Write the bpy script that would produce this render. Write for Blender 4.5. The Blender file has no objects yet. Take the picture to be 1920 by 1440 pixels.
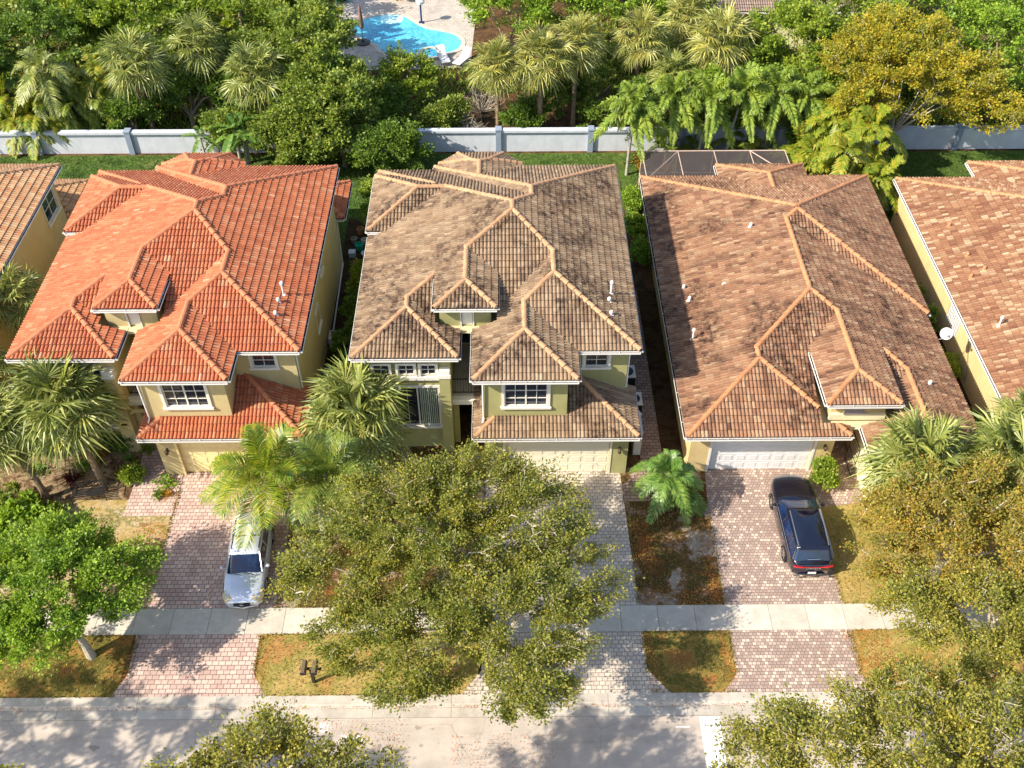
import bpy, math, random
import numpy as np
from math import radians, sin, cos, pi, sqrt, floor, ceil
from mathutils import Matrix, Vector

SC = bpy.context.scene
COL = SC.collection

# ------------------------------------------------------------------ camera
cam_d = bpy.data.cameras.new('camera'); cam = bpy.data.objects.new('camera', cam_d); COL.objects.link(cam)
def cam_axes(p, y, r):
    right = np.array([1, 0, 0.]); fwd = np.array([0, cos(p), -sin(p)]); down = np.array([0, -sin(p), -cos(p)])
    Rz = np.array([[cos(y), -sin(y), 0], [sin(y), cos(y), 0], [0, 0, 1]])
    right, fwd, down = Rz @ right, Rz @ fwd, Rz @ down
    return cos(r)*right + sin(r)*down, -sin(r)*right + cos(r)*down, fwd
_r, _d, _f = cam_axes(radians(44.886), radians(-.39), radians(.0956))
cam.matrix_world = Matrix(((_r[0], -_d[0], -_f[0], 0), (_r[1], -_d[1], -_f[1], 0), (_r[2], -_d[2], -_f[2], 36.5), (0, 0, 0, 1)))
cam_d.sensor_width = 36; cam_d.lens = 36*1903.3/1920; cam_d.clip_start = .5; cam_d.clip_end = 1500
SC.camera = cam
SC.render.resolution_x = 1024; SC.render.resolution_y = 768

# ------------------------------------------------------------------ sky, sun, exposure
SUN_EL, SUN_AZ = 39.5, 25.0        # shadows run towards +x, 25 degrees round towards +y
world = bpy.data.worlds.new('World'); SC.world = world; world.use_nodes = True
wn = world.node_tree.nodes; wl = world.node_tree.links
bg = wn['Background']; sky = wn.new('ShaderNodeTexSky'); sky.sky_type = 'NISHITA'; sky.sun_disc = False
sky.sun_elevation = radians(SUN_EL); sky.sun_rotation = radians(245)
sky.dust_density = 1.2; sky.ozone_density = 1.0
wl.new(sky.outputs[0], bg.inputs[0]); bg.inputs[1].default_value = .15
sun_d = bpy.data.lights.new('sun', 'SUN'); sun = bpy.data.objects.new('sun', sun_d); COL.objects.link(sun)
sun_d.energy = 4.6; sun_d.angle = radians(.5); sun_d.color = (1, .93, .80)
_sd = Vector((cos(radians(SUN_AZ))*cos(radians(SUN_EL)), sin(radians(SUN_AZ))*cos(radians(SUN_EL)), -sin(radians(SUN_EL))))
sun.rotation_euler = _sd.to_track_quat('-Z', 'Y').to_euler()
SC.view_settings.view_transform = 'Standard'; SC.view_settings.look = 'None'
SC.view_settings.gamma = 1; SC.view_settings.use_curve_mapping = False
SC.view_settings.exposure = .86

# ------------------------------------------------------------------ materials
def lin(h):
    if isinstance(h, str):
        c = [int(h[i:i+2], 16)/255 for i in (0, 2, 4)]
        return tuple(v/12.92 if v <= .04045 else ((v+.055)/1.055)**2.4 for v in c)
    return tuple(h)
class NT:
    def __init__(s, name, rough=.8, spec=.3, metal=0):
        s.m = bpy.data.materials.new(name); s.m.use_nodes = True
        s.n = s.m.node_tree.nodes; s.l = s.m.node_tree.links
        s.b = s.n['Principled BSDF']; s.out = s.n['Material Output']
        s.b.inputs['Roughness'].default_value = rough; s.b.inputs['Specular IOR Level'].default_value = spec
        s.b.inputs['Metallic'].default_value = metal
    def new(s, t, **k):
        n = s.n.new(t)
        for a, v in k.items(): setattr(n, a, v)
        return n
    def coord(s, which='Object'):
        return s.new('ShaderNodeTexCoord').outputs[which]
    def pos(s): return s.new('ShaderNodeNewGeometry').outputs['Position']
    def noise(s, vec, scale, detail=4, rough=.6, out=0, dist=0):
        n = s.new('ShaderNodeTexNoise'); s.l.new(vec, n.inputs['Vector'])
        n.inputs['Scale'].default_value = scale; n.inputs['Detail'].default_value = detail; n.inputs['Roughness'].default_value = rough
        n.inputs['Distortion'].default_value = dist
        return n.outputs[out]
    def ramp(s, fac, stops, const=False):
        r = s.new('ShaderNodeValToRGB'); s.l.new(fac, r.inputs[0]); e = r.color_ramp.elements
        if const: r.color_ramp.interpolation = 'CONSTANT'
        while len(e) < len(stops): e.new(.5)
        for i, (p, c) in enumerate(stops):
            e[i].position = p
            if isinstance(c, (int, float)): c = (c, c, c)
            e[i].color = (*lin(c), 1)
        return r.outputs[0]
    def mix(s, fac, a, b, mode='MIX'):
        m = s.new('ShaderNodeMix', data_type='RGBA', blend_type=mode)
        for i, v in ((0, fac), (6, a), (7, b)):
            if isinstance(v, (int, float)): m.inputs[i].default_value = v
            elif isinstance(v, (tuple, list, str)): m.inputs[i].default_value = (*lin(v), 1)
            else: s.l.new(v, m.inputs[i])
        return m.outputs[2]
    def map(s, vec, scale=(1, 1, 1), rot=(0, 0, 0)):
        m = s.new('ShaderNodeMapping'); s.l.new(vec, m.inputs[0]); m.inputs['Scale'].default_value = scale; m.inputs['Rotation'].default_value = rot
        return m.outputs[0]
    def base(s, c):
        if isinstance(c, (tuple, list, str)): s.b.inputs['Base Color'].default_value = (*lin(c), 1)
        else: s.l.new(c, s.b.inputs['Base Color'])
        return s
    def bump(s, h, strength=.4, dist=.02):
        b = s.new('ShaderNodeBump'); s.l.new(h, b.inputs['Height']); b.inputs['Strength'].default_value = strength; b.inputs['Distance'].default_value = dist
        s.l.new(b.outputs[0], s.b.inputs['Normal']); return s

MATS = {}
def plain(name, col, rough=.7, spec=.3, metal=0, var=.12, scale=3):
    if name in MATS: return MATS[name]
    t = NT(name, rough, spec, metal); c = lin(col)
    n = t.noise(t.pos(), scale, 5, .7)
    dk = tuple(v*(1-var) for v in c); lt = tuple(min(1, v*(1+var)) for v in c)
    t.base(t.ramp(n, [(.3, dk), (.7, lt)]))
    MATS[name] = t.m; return t.m

def tile_mat(name, cols, stain, stain_col, cut=(.56, .72), grime=.25, soft=.35, streak=.4):
    t = NT(name, .72, .25)
    uv = t.new('ShaderNodeUVMap', uv_map='UVMap').outputs[0]
    w = t.new('ShaderNodeTexWhiteNoise', noise_dimensions='2D'); t.l.new(uv, w.inputs['Vector'])
    k = len(cols); tot = sum(c[1] for c in cols); acc = 0; st = []
    for c, wt in cols: st.append((acc/tot, c)); acc += wt
    base = t.ramp(w.outputs['Value'], st, True)
    mean = tuple(sum(lin(c)[i]*wt for c, wt in cols)/tot for i in range(3)); p0 = t.pos()
    sm = t.ramp(t.noise(p0, 1.6, 4, .7), [(.3, tuple(v*.8 for v in mean)), (.7, tuple(v*1.18 for v in mean))]); base = t.mix(soft, base, sm)
    p = t.pos()
    j = t.noise(p, 9, 5, .75); base = t.mix(.55, base, t.mix(1.0, base, t.ramp(j, [(.25, (.55, .5, .45)), (.5, (.95, .95, .95)), (.75, (1.25, 1.22, 1.15))]), 'MULTIPLY'))
    big = t.noise(p, .35, 5, .62); s1 = t.ramp(big, [(cut[0], 0.), (cut[1], 1.)])
    det = t.noise(t.map(p, (1, 1, .6)), 3.2, 5, .75); s2 = t.ramp(det, [(.40, 0.), (.62, 1.)])
    f = t.mix(1.0, s1, s2, 'MULTIPLY'); f = t.mix(1.0, f, (stain, stain, stain), 'MULTIPLY')
    gr = t.ramp(t.noise(p, 1.3, 6, .8), [(.45, 0.), (.8, grime)])
    sk = t.noise(t.map(uv, (.45, .07, 1)), 1.0, 3, .6); base = t.mix(t.ramp(sk, [(.50, 0.), (.68, streak)]), base, stain_col)
    base = t.mix(gr, base, stain_col); base = t.mix(f, base, stain_col)
    t.base(base); return t.m
M_TILE_RED = tile_mat('red_clay_tile', [('BA6E4A', 4), ('B46442', 4), ('BE7A56', 3), ('C28A66', 1.5), ('A85A3A', 2), ('CEA482', .15)], .4, '63301F', (.56, .72), .2, .2, .22)
M_TILE_TAN = tile_mat('tan_weathered_tile', [('A48C70', 4), ('947A60', 4), ('80644E', 2.6), ('B49E80', 2.2), ('68503F', 1.4), ('987A5C', 3)], .95, '33211A', (.48, .57), .5, .45)
M_TILE_TERRA = tile_mat('terracotta_blend_tile', [('A07C60', 4), ('946A50', 4), ('9E7658', 3), ('B29474', 2), ('825C46', 1.9), ('6A4838', 1.0)], .95, '33201A', (.50, .59), .5, .12, .5)
M_TILE_MIX = tile_mat('pale_and_brown_blend_tile', [('966A4E', 4), ('A27858', 3), ('885C44', 3), ('BCA684', 1.5), ('B29474', 1.5), ('784C38', 1.2)], .6, '5A3325', (.6, .8), .25, .1)
M_TILE_PEACH = tile_mat('peach_and_orange_blend_tile', [('CCA67C', 4), ('C08A60', 3), ('B8784E', 2), ('CFB088', 2)], .3, '7A4A32', (.6, .8), .12)
M_TILE_FAR = tile_mat('grey_brown_far_tile', [('8E7A70', 3), ('9C877A', 3), ('A99488', 2)], .3, '55453E')
M_HOLLOW = plain('hollow_shade_and_debris', (.05, .028, .018), .95, .05)  # shade of the open tile ends put into colour; also gutter debris
M_CAP_RED = plain('red_ridge_tile', 'BE7652', .7, .25, var=.15, scale=2.2)
M_CAP_TAN = plain('tan_ridge_tile', 'B48A66', .7, .25, var=.25, scale=2.2)
M_CAP_TERRA = plain('terracotta_ridge_tile', 'B98058', .7, .25, var=.25, scale=2.2)
M_CAP_MIX = plain('brown_ridge_tile', 'B48058', .7, .25, var=.2, scale=2.2)

def stucco(name, col, dirt='6B6040', amt=.35, hi=None):
    t = NT(name, .9, .1); p = t.pos(); c = lin(col)
    n = t.noise(p, 1.1, 6, .7); n2 = t.noise(t.map(p, (5, 5, .6)), 1.0, 4, .6)
    b = t.mix(t.ramp(n, [(.4, 0.), (.75, amt)]), c, dirt); b = t.mix(t.ramp(n2, [(.52, 0.), (.8, amt*.8)]), b, dirt)
    t.base(b); t.bump(t.noise(p, 40, 3, .6), .25, .01); return t.m
M_OLIVE = stucco('olive_stucco', 'A39E6C', '77744A', .3)
M_YELLOW = stucco('yellow_stucco', 'C6B484', '8E7E52', .3)
M_GOLD = stucco('golden_stucco', 'D0B886', '9E8252', .35)
M_CREAMW = stucco('cream_stucco', 'ECDFB8', 'A8946A', .2)
M_WHITEW = stucco('white_stucco', 'CDD0D6', '9599A2', .35)
M_GREYPOST = plain('blue_grey_paint', '8A95A6', .7, .2, var=.1)
M_TRIM = plain('white_trim_paint', 'DED8CA', .55, .3, var=.06)
M_GUTTER = plain('white_aluminium', 'E6E2DA', .45, .4, var=.06)
M_BROWNGUT = plain('brown_eave_paint', '5A4032', .6, .3)
M_SOFFIT = plain('soffit_paint', 'C9BE96', .8, .2)
M_DOORW = plain('white_door_paint', 'D8D6D4', .5, .35, var=.04)
M_DOORC = plain('cream_door_paint', 'E0D6BC', .5, .35, var=.04)
M_DOORY = plain('yellow_cream_door_paint', 'E8D49A', .5, .35, var=.05)
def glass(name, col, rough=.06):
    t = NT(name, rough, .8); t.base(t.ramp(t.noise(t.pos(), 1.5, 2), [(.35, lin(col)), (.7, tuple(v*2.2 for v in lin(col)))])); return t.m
M_GLASS = glass('dark_window_glass', '181E2A')
M_DARK = plain('dark_interior', (.012, .011, .011), .9, .05)
M_IRON = plain('black_iron', (.02, .02, .022), .5, .4)
M_BRONZE = plain('bronze_metal', '4A3A30', .5, .4)
M_PVC = plain('white_pvc', 'E8DDD4', .5, .3, var=.08)
M_LEAD = plain('grey_lead', '8A8580', .6, .3)
M_CURTAIN = plain('pale_green_curtain', 'A9B39A', .9, .1, var=.25, scale=12)
M_ACBOX = plain('beige_metal', 'D6D0C4', .5, .3)

def paver(name, c1, c2, mortar, w, h, contrast=1., spots=None, offs=.5, msize=.012, rot=0, extra=None):
    t = NT(name, .88, .15); p = t.map(t.pos(), rot=(0, 0, rot)); jx = t.noise(p, .8, 2, .5, 1)
    pp = t.mix(.012, p, jx)
    b = t.new('ShaderNodeTexBrick'); t.l.new(pp, b.inputs['Vector']); b.offset = offs; b.squash = 1
    for k, v in (('Scale', 1), ('Mortar Size', msize), ('Mortar Smooth', .2), ('Bias', 0), ('Brick Width', w), ('Row Height', h)): b.inputs[k].default_value = v
    b.inputs['Color1'].default_value = (0, 0, 0, 1); b.inputs['Color2'].default_value = (1, 1, 1, 1); b.inputs['Mortar'].default_value = (.5, .5, .5, 1)
    st = [(0, c1), (.5, tuple((a+q)/2 for a, q in zip(lin(c1), lin(c2)))), (1, c2)]
    if spots: st = [(0, c1), (.45, tuple((a+q)/2 for a, q in zip(lin(c1), lin(c2)))), (.72, c2), (.80, spots)]
    col = t.ramp(b.outputs['Color'], st, bool(spots))
    n = t.noise(t.pos(), 14, 4, .7); col = t.mix(.35, col, t.mix(1., col, t.ramp(n, [(.3, .6), (.7, 1.3)]), 'MULTIPLY'))
    n = t.noise(t.pos(), .45, 5, .65); col = t.mix(t.ramp(n, [(.5, 0.), (.75, .45)]), col, extra or tuple(v*.55 for v in lin(c1)))
    col = t.mix(b.outputs['Fac'], col, mortar)
    t.base(col); inv = t.ramp(b.outputs['Fac'], [(0, 1.), (1, 0.)]); t.bump(inv, .6, .01); return t.m
M_PAVE1 = paver('pink_brick_paver', 'B4968A', 'CEB4A4', '6E5A50', .26, .2, extra='A08070')
M_PAVE2 = paver('grey_brick_paver', 'BEAE9E', 'D4C4B0', '80746A', .22, .18, extra='A89C90')
M_PAVE3 = paver('multicolour_cobble_paver', 'A08A7E', 'BCA596', '76645A', .16, .145, spots='CEB9A6', extra='8A7468')
M_PAVE4 = paver('dark_brick_paver', '8A7466', 'A89080', '40362F', .3, .2)  # darker brown bricks with very dark joints
M_PAVE5 = paver('pool_deck_paver', 'B2A69A', 'C4B8AA', '94897E', .3, .3)
def ground(name, cols, sc=1.2, sc2=7, fine=45):
    t = NT(name, .95, .05); p = t.pos()
    a = t.noise(p, sc, 6, .7, dist=.4); n = len(cols)
    base = t.ramp(a, [(.36+.27*i/(n-1), c) for i, c in enumerate(cols)])
    b = t.noise(p, sc2, 5, .75); base = t.mix(.8, base, t.mix(1., base, t.ramp(b, [(.3, .6), (.5, .97), (.72, 1.4)]), 'MULTIPLY'))
    f = t.noise(p, fine, 3, .7); base = t.mix(.75, base, t.mix(1., base, t.ramp(f, [(.3, .45), (.5, 1.), (.7, 1.55)]), 'MULTIPLY'))
    t.base(base); t.bump(f, .5, .03); return t.m
M_SOIL = ground('dark_soil', ['30241A', '40301F', '4E3C2A', '3A3422'])
M_MULCH = ground('brown_earth', ['33271C', '4A3828', '6A4E34', '40362A'], .5)
M_LAWN = ground('green_lawn', ['3A4E20', '455A26', '566A30', '3E5222', '66703A'], .6, 5, 30)
M_YARD1 = ground('sandy_yard', ['8E7C44', 'A48C58', 'B49C74', '7C7440', 'BCAA8C', 'A88458'], .6)
M_YARD2 = ground('dry_brown_yard', ['84542C', '5E4528', '544A2A', '74543A', 'A89A88', '9A8A78'], .55)
M_YARD3 = ground('golden_dry_grass', ['A08848', 'AC925A', '8C8444', 'A67E4C'], .6)
M_BED = ground('sandy_mulched_bed', ['4A3828', '6E5640', 'A08A6C', '5A4632', '7E6A4A'], .9)
M_SWALE = ground('mixed_dry_grass', ['8E6436', '7A6A36', '5E5A2C', '92783E', '96683A'], .7)
M_LITTER = ground('orange_leaf_litter', ['B0642A', 'C07A34', '8A5228', 'C98A40'], 3)
def concrete(name, c, dk, sc=1.3):
    t = NT(name, .9, .15); p = t.pos(); isl = t.new('ShaderNodeNewGeometry').outputs['Random Per Island']
    b = t.mix(t.ramp(t.noise(p, sc, 6, .75), [(.42, 0.), (.75, .7)]), c, dk)
    b = t.mix(1., b, t.ramp(isl, [(0, .88), (1, 1.08)]), 'MULTIPLY')
    b = t.mix(.5, b, t.mix(1., b, t.ramp(t.noise(p, 60, 3, .7), [(.3, .75), (.7, 1.2)]), 'MULTIPLY'))
    t.base(b); return t.m
M_WALK = concrete('pale_concrete', 'C6BCAC', '9C9080')
M_KERB = concrete('kerb_concrete', 'BEB4A6', '8E8274')
M_ROAD = concrete('worn_grey_asphalt', 'BCAEA0', '968A7E', .5)
def _road():
    nt = M_ROAD.node_tree; b = nt.nodes['Principled BSDF']; src = b.inputs['Base Color'].links[0].from_socket; t = NT.__new__(NT); t.m, t.n, t.l, t.b = M_ROAD, nt.nodes, nt.links, b
    p = t.pos(); v = t.new('ShaderNodeTexVoronoi', feature='DISTANCE_TO_EDGE'); t.l.new(t.mix(.25, p, t.noise(p, .8, 4, .7, 1)), v.inputs['Vector']); v.inputs['Scale'].default_value = .33
    c = t.mix(t.ramp(v.outputs['Distance'], [(.0, .3), (.004, 0.)]), src, '5A524A')
    c = t.mix(t.ramp(t.noise(t.map(p, (.12, 1.6, 1)), 1, 4, .6), [(.5, 0.), (.7, .35)]), c, '7E746A')
    c = t.mix(t.ramp(t.noise(p, 2.6, 2, .4), [(.68, 0.), (.74, .45)]), c, '5E564E'); b_in = b.inputs['Base Color']; t.l.new(c, b_in)
_road()
M_PAINTW = plain('white_road_paint', 'F2F0EE', .6, .3, var=.08, scale=8)
def leaf(name, cols, trans=.38, patch=.6, spec=.35, rough=.5):
    fresh = not any(w in name for w in ('dead', 'red', 'fallen', 'blade', 'bromeliad', 'sabal', 'golden', 'banana'))
    if fresh: cols = [tuple(v*g for v, g in zip(lin(c), (1.09, 1.06, .92))) for c in cols]
    t = NT(name, rough, spec); isl = t.new('ShaderNodeNewGeometry').outputs['Random Per Island']
    n = len(cols); base = t.ramp(isl, [(i/(n-1) if n > 1 else 0, c) for i, c in enumerate(cols)])
    pn = t.noise(t.pos(), patch, 3, .6); base = t.mix(.8, base, t.mix(1., base, t.ramp(pn, [(.3, (.7, .8, .8)), (.5, (1, 1, 1)), (.72, (1.35, 1.2, .9))]), 'MULTIPLY'))
    t.base(base)
    tr = t.new('ShaderNodeBsdfTranslucent'); t.l.new(t.mix(1., base, (1.1, 1.1, .72), 'MULTIPLY'), tr.inputs[0])
    ms = t.new('ShaderNodeMixShader'); ms.inputs[0].default_value = trans
    t.l.new(t.b.outputs[0], ms.inputs[1]); t.l.new(tr.outputs[0], ms.inputs[2]); t.l.new(ms.outputs[0], t.out.inputs[0])
    return t.m
L_OAK = leaf('oak_leaf', ['647030', '7A843A', '949642', '6E7A34', 'A09244', '848E3A', '546428', 'A8A450', '8A8438'], .42)
L_OAK2 = leaf('autumn_oak_leaf', ['848438', '98923E', 'A68E44', 'AE8442', '70782E', '94903C', 'B4A04C', '667030'])
L_OAKY = leaf('olive_oak_leaf', ['6A7232', '82863A', '969440', '5E682C', 'A2944A', 'A8A450', '788034'])
L_BRIGHT = leaf('bright_green_leaf', ['668828', '7C9C30', '94AE3E', '587A24', 'A6B84C', '6E902C'])
L_DARK = leaf('deep_green_leaf', ['4A6624', '5E7C2E', '74903A', '506C26', '8A9E44'])
L_FIC = leaf('glossy_olive_green_leaf', ['546C28', '6E8434', '88983E', '9CA64A', '5E7430'], spec=.4, rough=.5)
L_MANGO = leaf('yellow_green_leaf', ['647E28', '7C9432', '96A63E', '6E882C', 'AAB04C'])
L_YEL = leaf('golden_leaf', ['A29628', 'B09E2C', 'BCA430', '98922C', '82902A', 'C2AC3C', '728428', 'A69C2A'])
L_SABAL = leaf('sabal_frond', ['66742E', '848C40', 'A2A656', '566626', 'BCBC74', '727E34'], .25, 1.2, .45, .45)
L_SABALY = leaf('yellow_sabal_frond', ['808436', '9A984A', 'B2AE5C', '6E762E', 'C4BE74', '5E6A2A'], .25, 1.2, .45, .45)
L_COCO = leaf('coconut_frond', ['547820', '749028', '96A032', 'ACA63A', '446820'], .35, .9, .5, .4)
L_COCOD = leaf('dark_coconut_frond', ['566C2C', '6A8038', '849444', '9CA24E'], .35, .9, .5, .4)
L_ADON = leaf('glossy_pinnate_frond', ['4A6C30', '5C803A', '749246', '88A054'], .3, 1, .5, .4)
L_ARECA = leaf('areca_frond', ['56701C', '728828', '909A34', 'AA9A3C', '5C7822'], .3, .8, .45, .45)
L_FOX = leaf('foxtail_frond', ['607C2A', '7A9236', '96A648', '688430', 'A6B056'], .3, .8, .4, .5)
L_BAN = leaf('banana_leaf', ['567A30', '6A8C3A', '8A9E4C'], .35, .8, .45, .4)
L_DEAD = leaf('dead_frond', ['8A6A3C', '9E7C48', '6E5230'], .1)
L_RED = leaf('dark_red_leaf', ['3A1216', '52181C', '6A2A1E'], .15)
L_BROM = leaf('orange_bromeliad_leaf', ['A8661E', 'B8862A', '8A7A2A'], .2)
L_GRASSG = leaf('lawn_blade', ['3E5224', '4C622C', '607438', '445A28'], .18)
L_GRASSD = leaf('dry_blade', ['94803E', 'A89054', '7E7A3C', '94703E'], .15)
L_LITTER = leaf('fallen_leaf', ['B0642A', 'C87A30', '8A5228', '9A4E22', 'C89440'], .05)
def bark(name, c1, c2):
    t = NT(name, .9, .1); t.base(t.ramp(t.noise(t.map(t.pos(), (6, 6, 1.5)), 3, 5, .7), [(.3, c1), (.7, c2)])); t.bump(t.noise(t.pos(), 25, 3), .5, .02); return t.m
M_BARK = bark('grey_bark', '6B5C4C', 'A39480')
M_BARKL = bark('pale_twig_bark', '8F8472', 'C4B8A4')
M_PALMB = bark('palm_trunk_bark', '6E5A46', 'A08A70')
M_PALMG = bark('smooth_grey_palm_bark', '8C857A', 'B8B0A4')

# ------------------------------------------------------------------ mesh helpers
def tag(o, label=None, cat=None, group=None, kind=None):
    if label: o['label'] = label
    if cat: o['category'] = cat
    if group: o['group'] = group
    if kind: o['kind'] = kind
    return o
def thing(name, loc, label, cat, group=None, rz=0, kind=None):
    o = bpy.data.objects.new(name, None); COL.objects.link(o); o.location = loc; o.rotation_euler = (0, 0, rz)
    o.empty_display_size = .3
    o['org'] = 1; del o['org']
    return tag(o, label, cat, group, kind)
class MB:
    def __init__(s): s.v = []; s.f = []; s.mi = []; s.uv = None
    def add(s, vs, fs, mi=0):
        b = len(s.v); s.v.extend([tuple(q) for q in vs]); s.f.extend([tuple(i+b for i in f) for f in fs]); s.mi.extend([mi]*len(fs)); return s
    def box(s, x0, x1, y0, y1, z0, z1, mi=0):
        x0, x1 = min(x0, x1), max(x0, x1); y0, y1 = min(y0, y1), max(y0, y1); z0, z1 = min(z0, z1), max(z0, z1)
        return s.add([(x0, y0, z0), (x1, y0, z0), (x1, y1, z0), (x0, y1, z0), (x0, y0, z1), (x1, y0, z1), (x1, y1, z1), (x0, y1, z1)],
                     [(0, 3, 2, 1), (4, 5, 6, 7), (0, 1, 5, 4), (1, 2, 6, 5), (2, 3, 7, 6), (3, 0, 4, 7)], mi)
    def prism(s, poly, z0, z1, mi=0):
        n = len(poly); a = sum(poly[i][0]*poly[(i+1) % n][1]-poly[(i+1) % n][0]*poly[i][1] for i in range(n))
        if a < 0: poly = poly[::-1]
        return s.add([(x, y, z0) for x, y in poly]+[(x, y, z1) for x, y in poly],
                     [tuple(range(n-1, -1, -1)), tuple(range(n, 2*n))]+[(i, (i+1) % n, n+(i+1) % n, n+i) for i in range(n)], mi)
    def sheet(s, poly, z, mi=0):
        n = len(poly); a = sum(poly[i][0]*poly[(i+1) % n][1]-poly[(i+1) % n][0]*poly[i][1] for i in range(n))
        if a < 0: poly = poly[::-1]
        return s.add([(x, y, z) for x, y in poly], [tuple(range(n))], mi)
    def tube(s, pts, rad, n=6, mi=0, cap=True):
        pts = [Vector(p) for p in pts]
        if not isinstance(rad, (list, tuple)): rad = [rad]*len(pts)
        vs = []; 
        for i, p in enumerate(pts):
            d = (pts[min(i+1, len(pts)-1)]-pts[max(i-1, 0)])
            if d.length < 1e-6: d = Vector((0, 0, 1))
            d.normalize(); a = d.cross(Vector((0, 0, 1)) if abs(d.z) < .9 else Vector((1, 0, 0))).normalized(); b = d.cross(a)
            for k in range(n):
                t = 2*pi*k/n; vs.append(p+(a*cos(t)+b*sin(t))*rad[i])
        fs = [(i*n+k, i*n+(k+1) % n, (i+1)*n+(k+1) % n, (i+1)*n+k) for i in range(len(pts)-1) for k in range(n)]
        if cap: fs += [tuple(range(n-1, -1, -1)), tuple(range((len(pts)-1)*n, len(pts)*n))]
        return s.add(vs, fs, mi)
    def lathe(s, c, prof, n=16, mi=0, ax='z'):
        vs = []
        for r, h in prof:
            for k in range(n):
                t = 2*pi*k/n
                if ax == 'z': vs.append((c[0]+r*cos(t), c[1]+r*sin(t), c[2]+h))
                elif ax == 'y': vs.append((c[0]+r*cos(t), c[1]+h, c[2]+r*sin(t)))
                else: vs.append((c[0]+h, c[1]+r*cos(t), c[2]+r*sin(t)))
        m = len(prof)
        return s.add(vs, [(i*n+k, i*n+(k+1) % n, (i+1)*n+(k+1) % n, (i+1)*n+k) for i in range(m-1) for k in range(n)]+[tuple(range(n-1, -1, -1)), tuple(range((m-1)*n, m*n))], mi)
    def build(s, name, mats, parent=None, org=None, smooth=False):
        if not isinstance(mats, (list, tuple)): mats = [mats]
        me = bpy.data.meshes.new(name)
        o0 = org if org is not None else (0, 0, 0)
        me.from_pydata([(x-o0[0], y-o0[1], z-o0[2]) for x, y, z in s.v], [], s.f)
        for m in mats: me.materials.append(m)
        if len(mats) > 1: me.polygons.foreach_set('material_index', s.mi)
        if smooth: me.polygons.foreach_set('use_smooth', [True]*len(s.f))
        if s.uv is not None:
            l = me.uv_layers.new(name='UVMap'); arr = np.repeat(np.array(s.uv, dtype=np.float32), [len(f) for f in s.f], axis=0); l.data.foreach_set('uv', arr.ravel())
        me.update(); ob = bpy.data.objects.new(name, me); COL.objects.link(ob)
        if parent is not None: ob.parent = parent
        elif org is not None: ob.location = org
        return ob
def npmesh(name, V, nf, k, mats, parent=None, loc=None):
    """V: (nf*k,3) vertices, every face its own k vertices"""
    V = np.asarray(V, dtype=np.float32).reshape(-1, 3)
    me = bpy.data.meshes.new(name); me.vertices.add(len(V)); me.vertices.foreach_set('co', V.ravel())
    me.loops.add(nf*k); me.loops.foreach_set('vertex_index', np.arange(nf*k, dtype=np.int32))
    me.polygons.add(nf); me.polygons.foreach_set('loop_start', np.arange(0, nf*k, k, dtype=np.int32)); me.polygons.foreach_set('loop_total', np.full(nf, k, dtype=np.int32))
    for m in (mats if isinstance(mats, (list, tuple)) else [mats]): me.materials.append(m)
    me.update(calc_edges=True); ob = bpy.data.objects.new(name, me); COL.objects.link(ob)
    if parent is not None: ob.parent = parent
    if loc is not None: ob.location = loc
    return ob
def idmesh(name, V, F, mats, parent=None, loc=None, smooth=False):
    """shared-vertex quads from arrays"""
    V = np.asarray(V, dtype=np.float32); F = np.asarray(F, dtype=np.int32); nf, k = F.shape
    me = bpy.data.meshes.new(name); me.vertices.add(len(V)); me.vertices.foreach_set('co', V.ravel())
    me.loops.add(nf*k); me.loops.foreach_set('vertex_index', F.ravel())
    me.polygons.add(nf); me.polygons.foreach_set('loop_start', np.arange(0, nf*k, k, dtype=np.int32)); me.polygons.foreach_set('loop_total', np.full(nf, k, dtype=np.int32))
    for m in (mats if isinstance(mats, (list, tuple)) else [mats]): me.materials.append(m)
    if smooth: me.polygons.foreach_set('use_smooth', np.ones(nf, dtype=bool))
    me.update(calc_edges=True); ob = bpy.data.objects.new(name, me); COL.objects.link(ob)
    if parent is not None: ob.parent = parent
    if loc is not None: ob.location = loc
    return ob

# ------------------------------------------------------------------ roofs
# a roof volume: planes [(nx, ny, c, z0, p)] with z = z0 + p*(n.xy - c) (n points up the slope) and a convex plan polygon
def W_(x, p, z): return (1, 0, x, z, p)
def E_(x, p, z): return (-1, 0, -x, z, p)
def S_(y, p, z): return (0, 1, y, z, p)
def N_(y, p, z): return (0, -1, -y, z, p)
def rect(x0, x1, y0, y1): return [(x0, y0), (x1, y0), (x1, y1), (x0, y1)]
def coef(pl): nx, ny, c, z0, p = pl; return (z0-p*c, p*nx, p*ny)
def clip(poly, a, b, c):
    """keep a + b x + c y >= 0"""
    out = []; n = len(poly)
    for i in range(n):
        p, q = poly[i], poly[(i+1) % n]; fp = a+b*p[0]+c*p[1]; fq = a+b*q[0]+c*q[1]
        if fp >= 0: out.append(p)
        if (fp > 0 > fq) or (fp < 0 < fq):
            t = fp/(fp-fq); out.append((p[0]+t*(q[0]-p[0]), p[1]+t*(q[1]-p[1])))
    return out
def area(p): return abs(sum(p[i][0]*p[(i+1) % len(p)][1]-p[(i+1) % len(p)][0]*p[i][1] for i in range(len(p))))/2 if len(p) > 2 else 0
def halfplanes(poly):
    r = []; n = len(poly)
    for i in range(n):
        (x0, y0), (x1, y1) = poly[i], poly[(i+1) % n]; r.append((-(-(y1-y0)*x0+(x1-x0)*y0), -(y1-y0), (x1-x0)))
    return r
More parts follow.
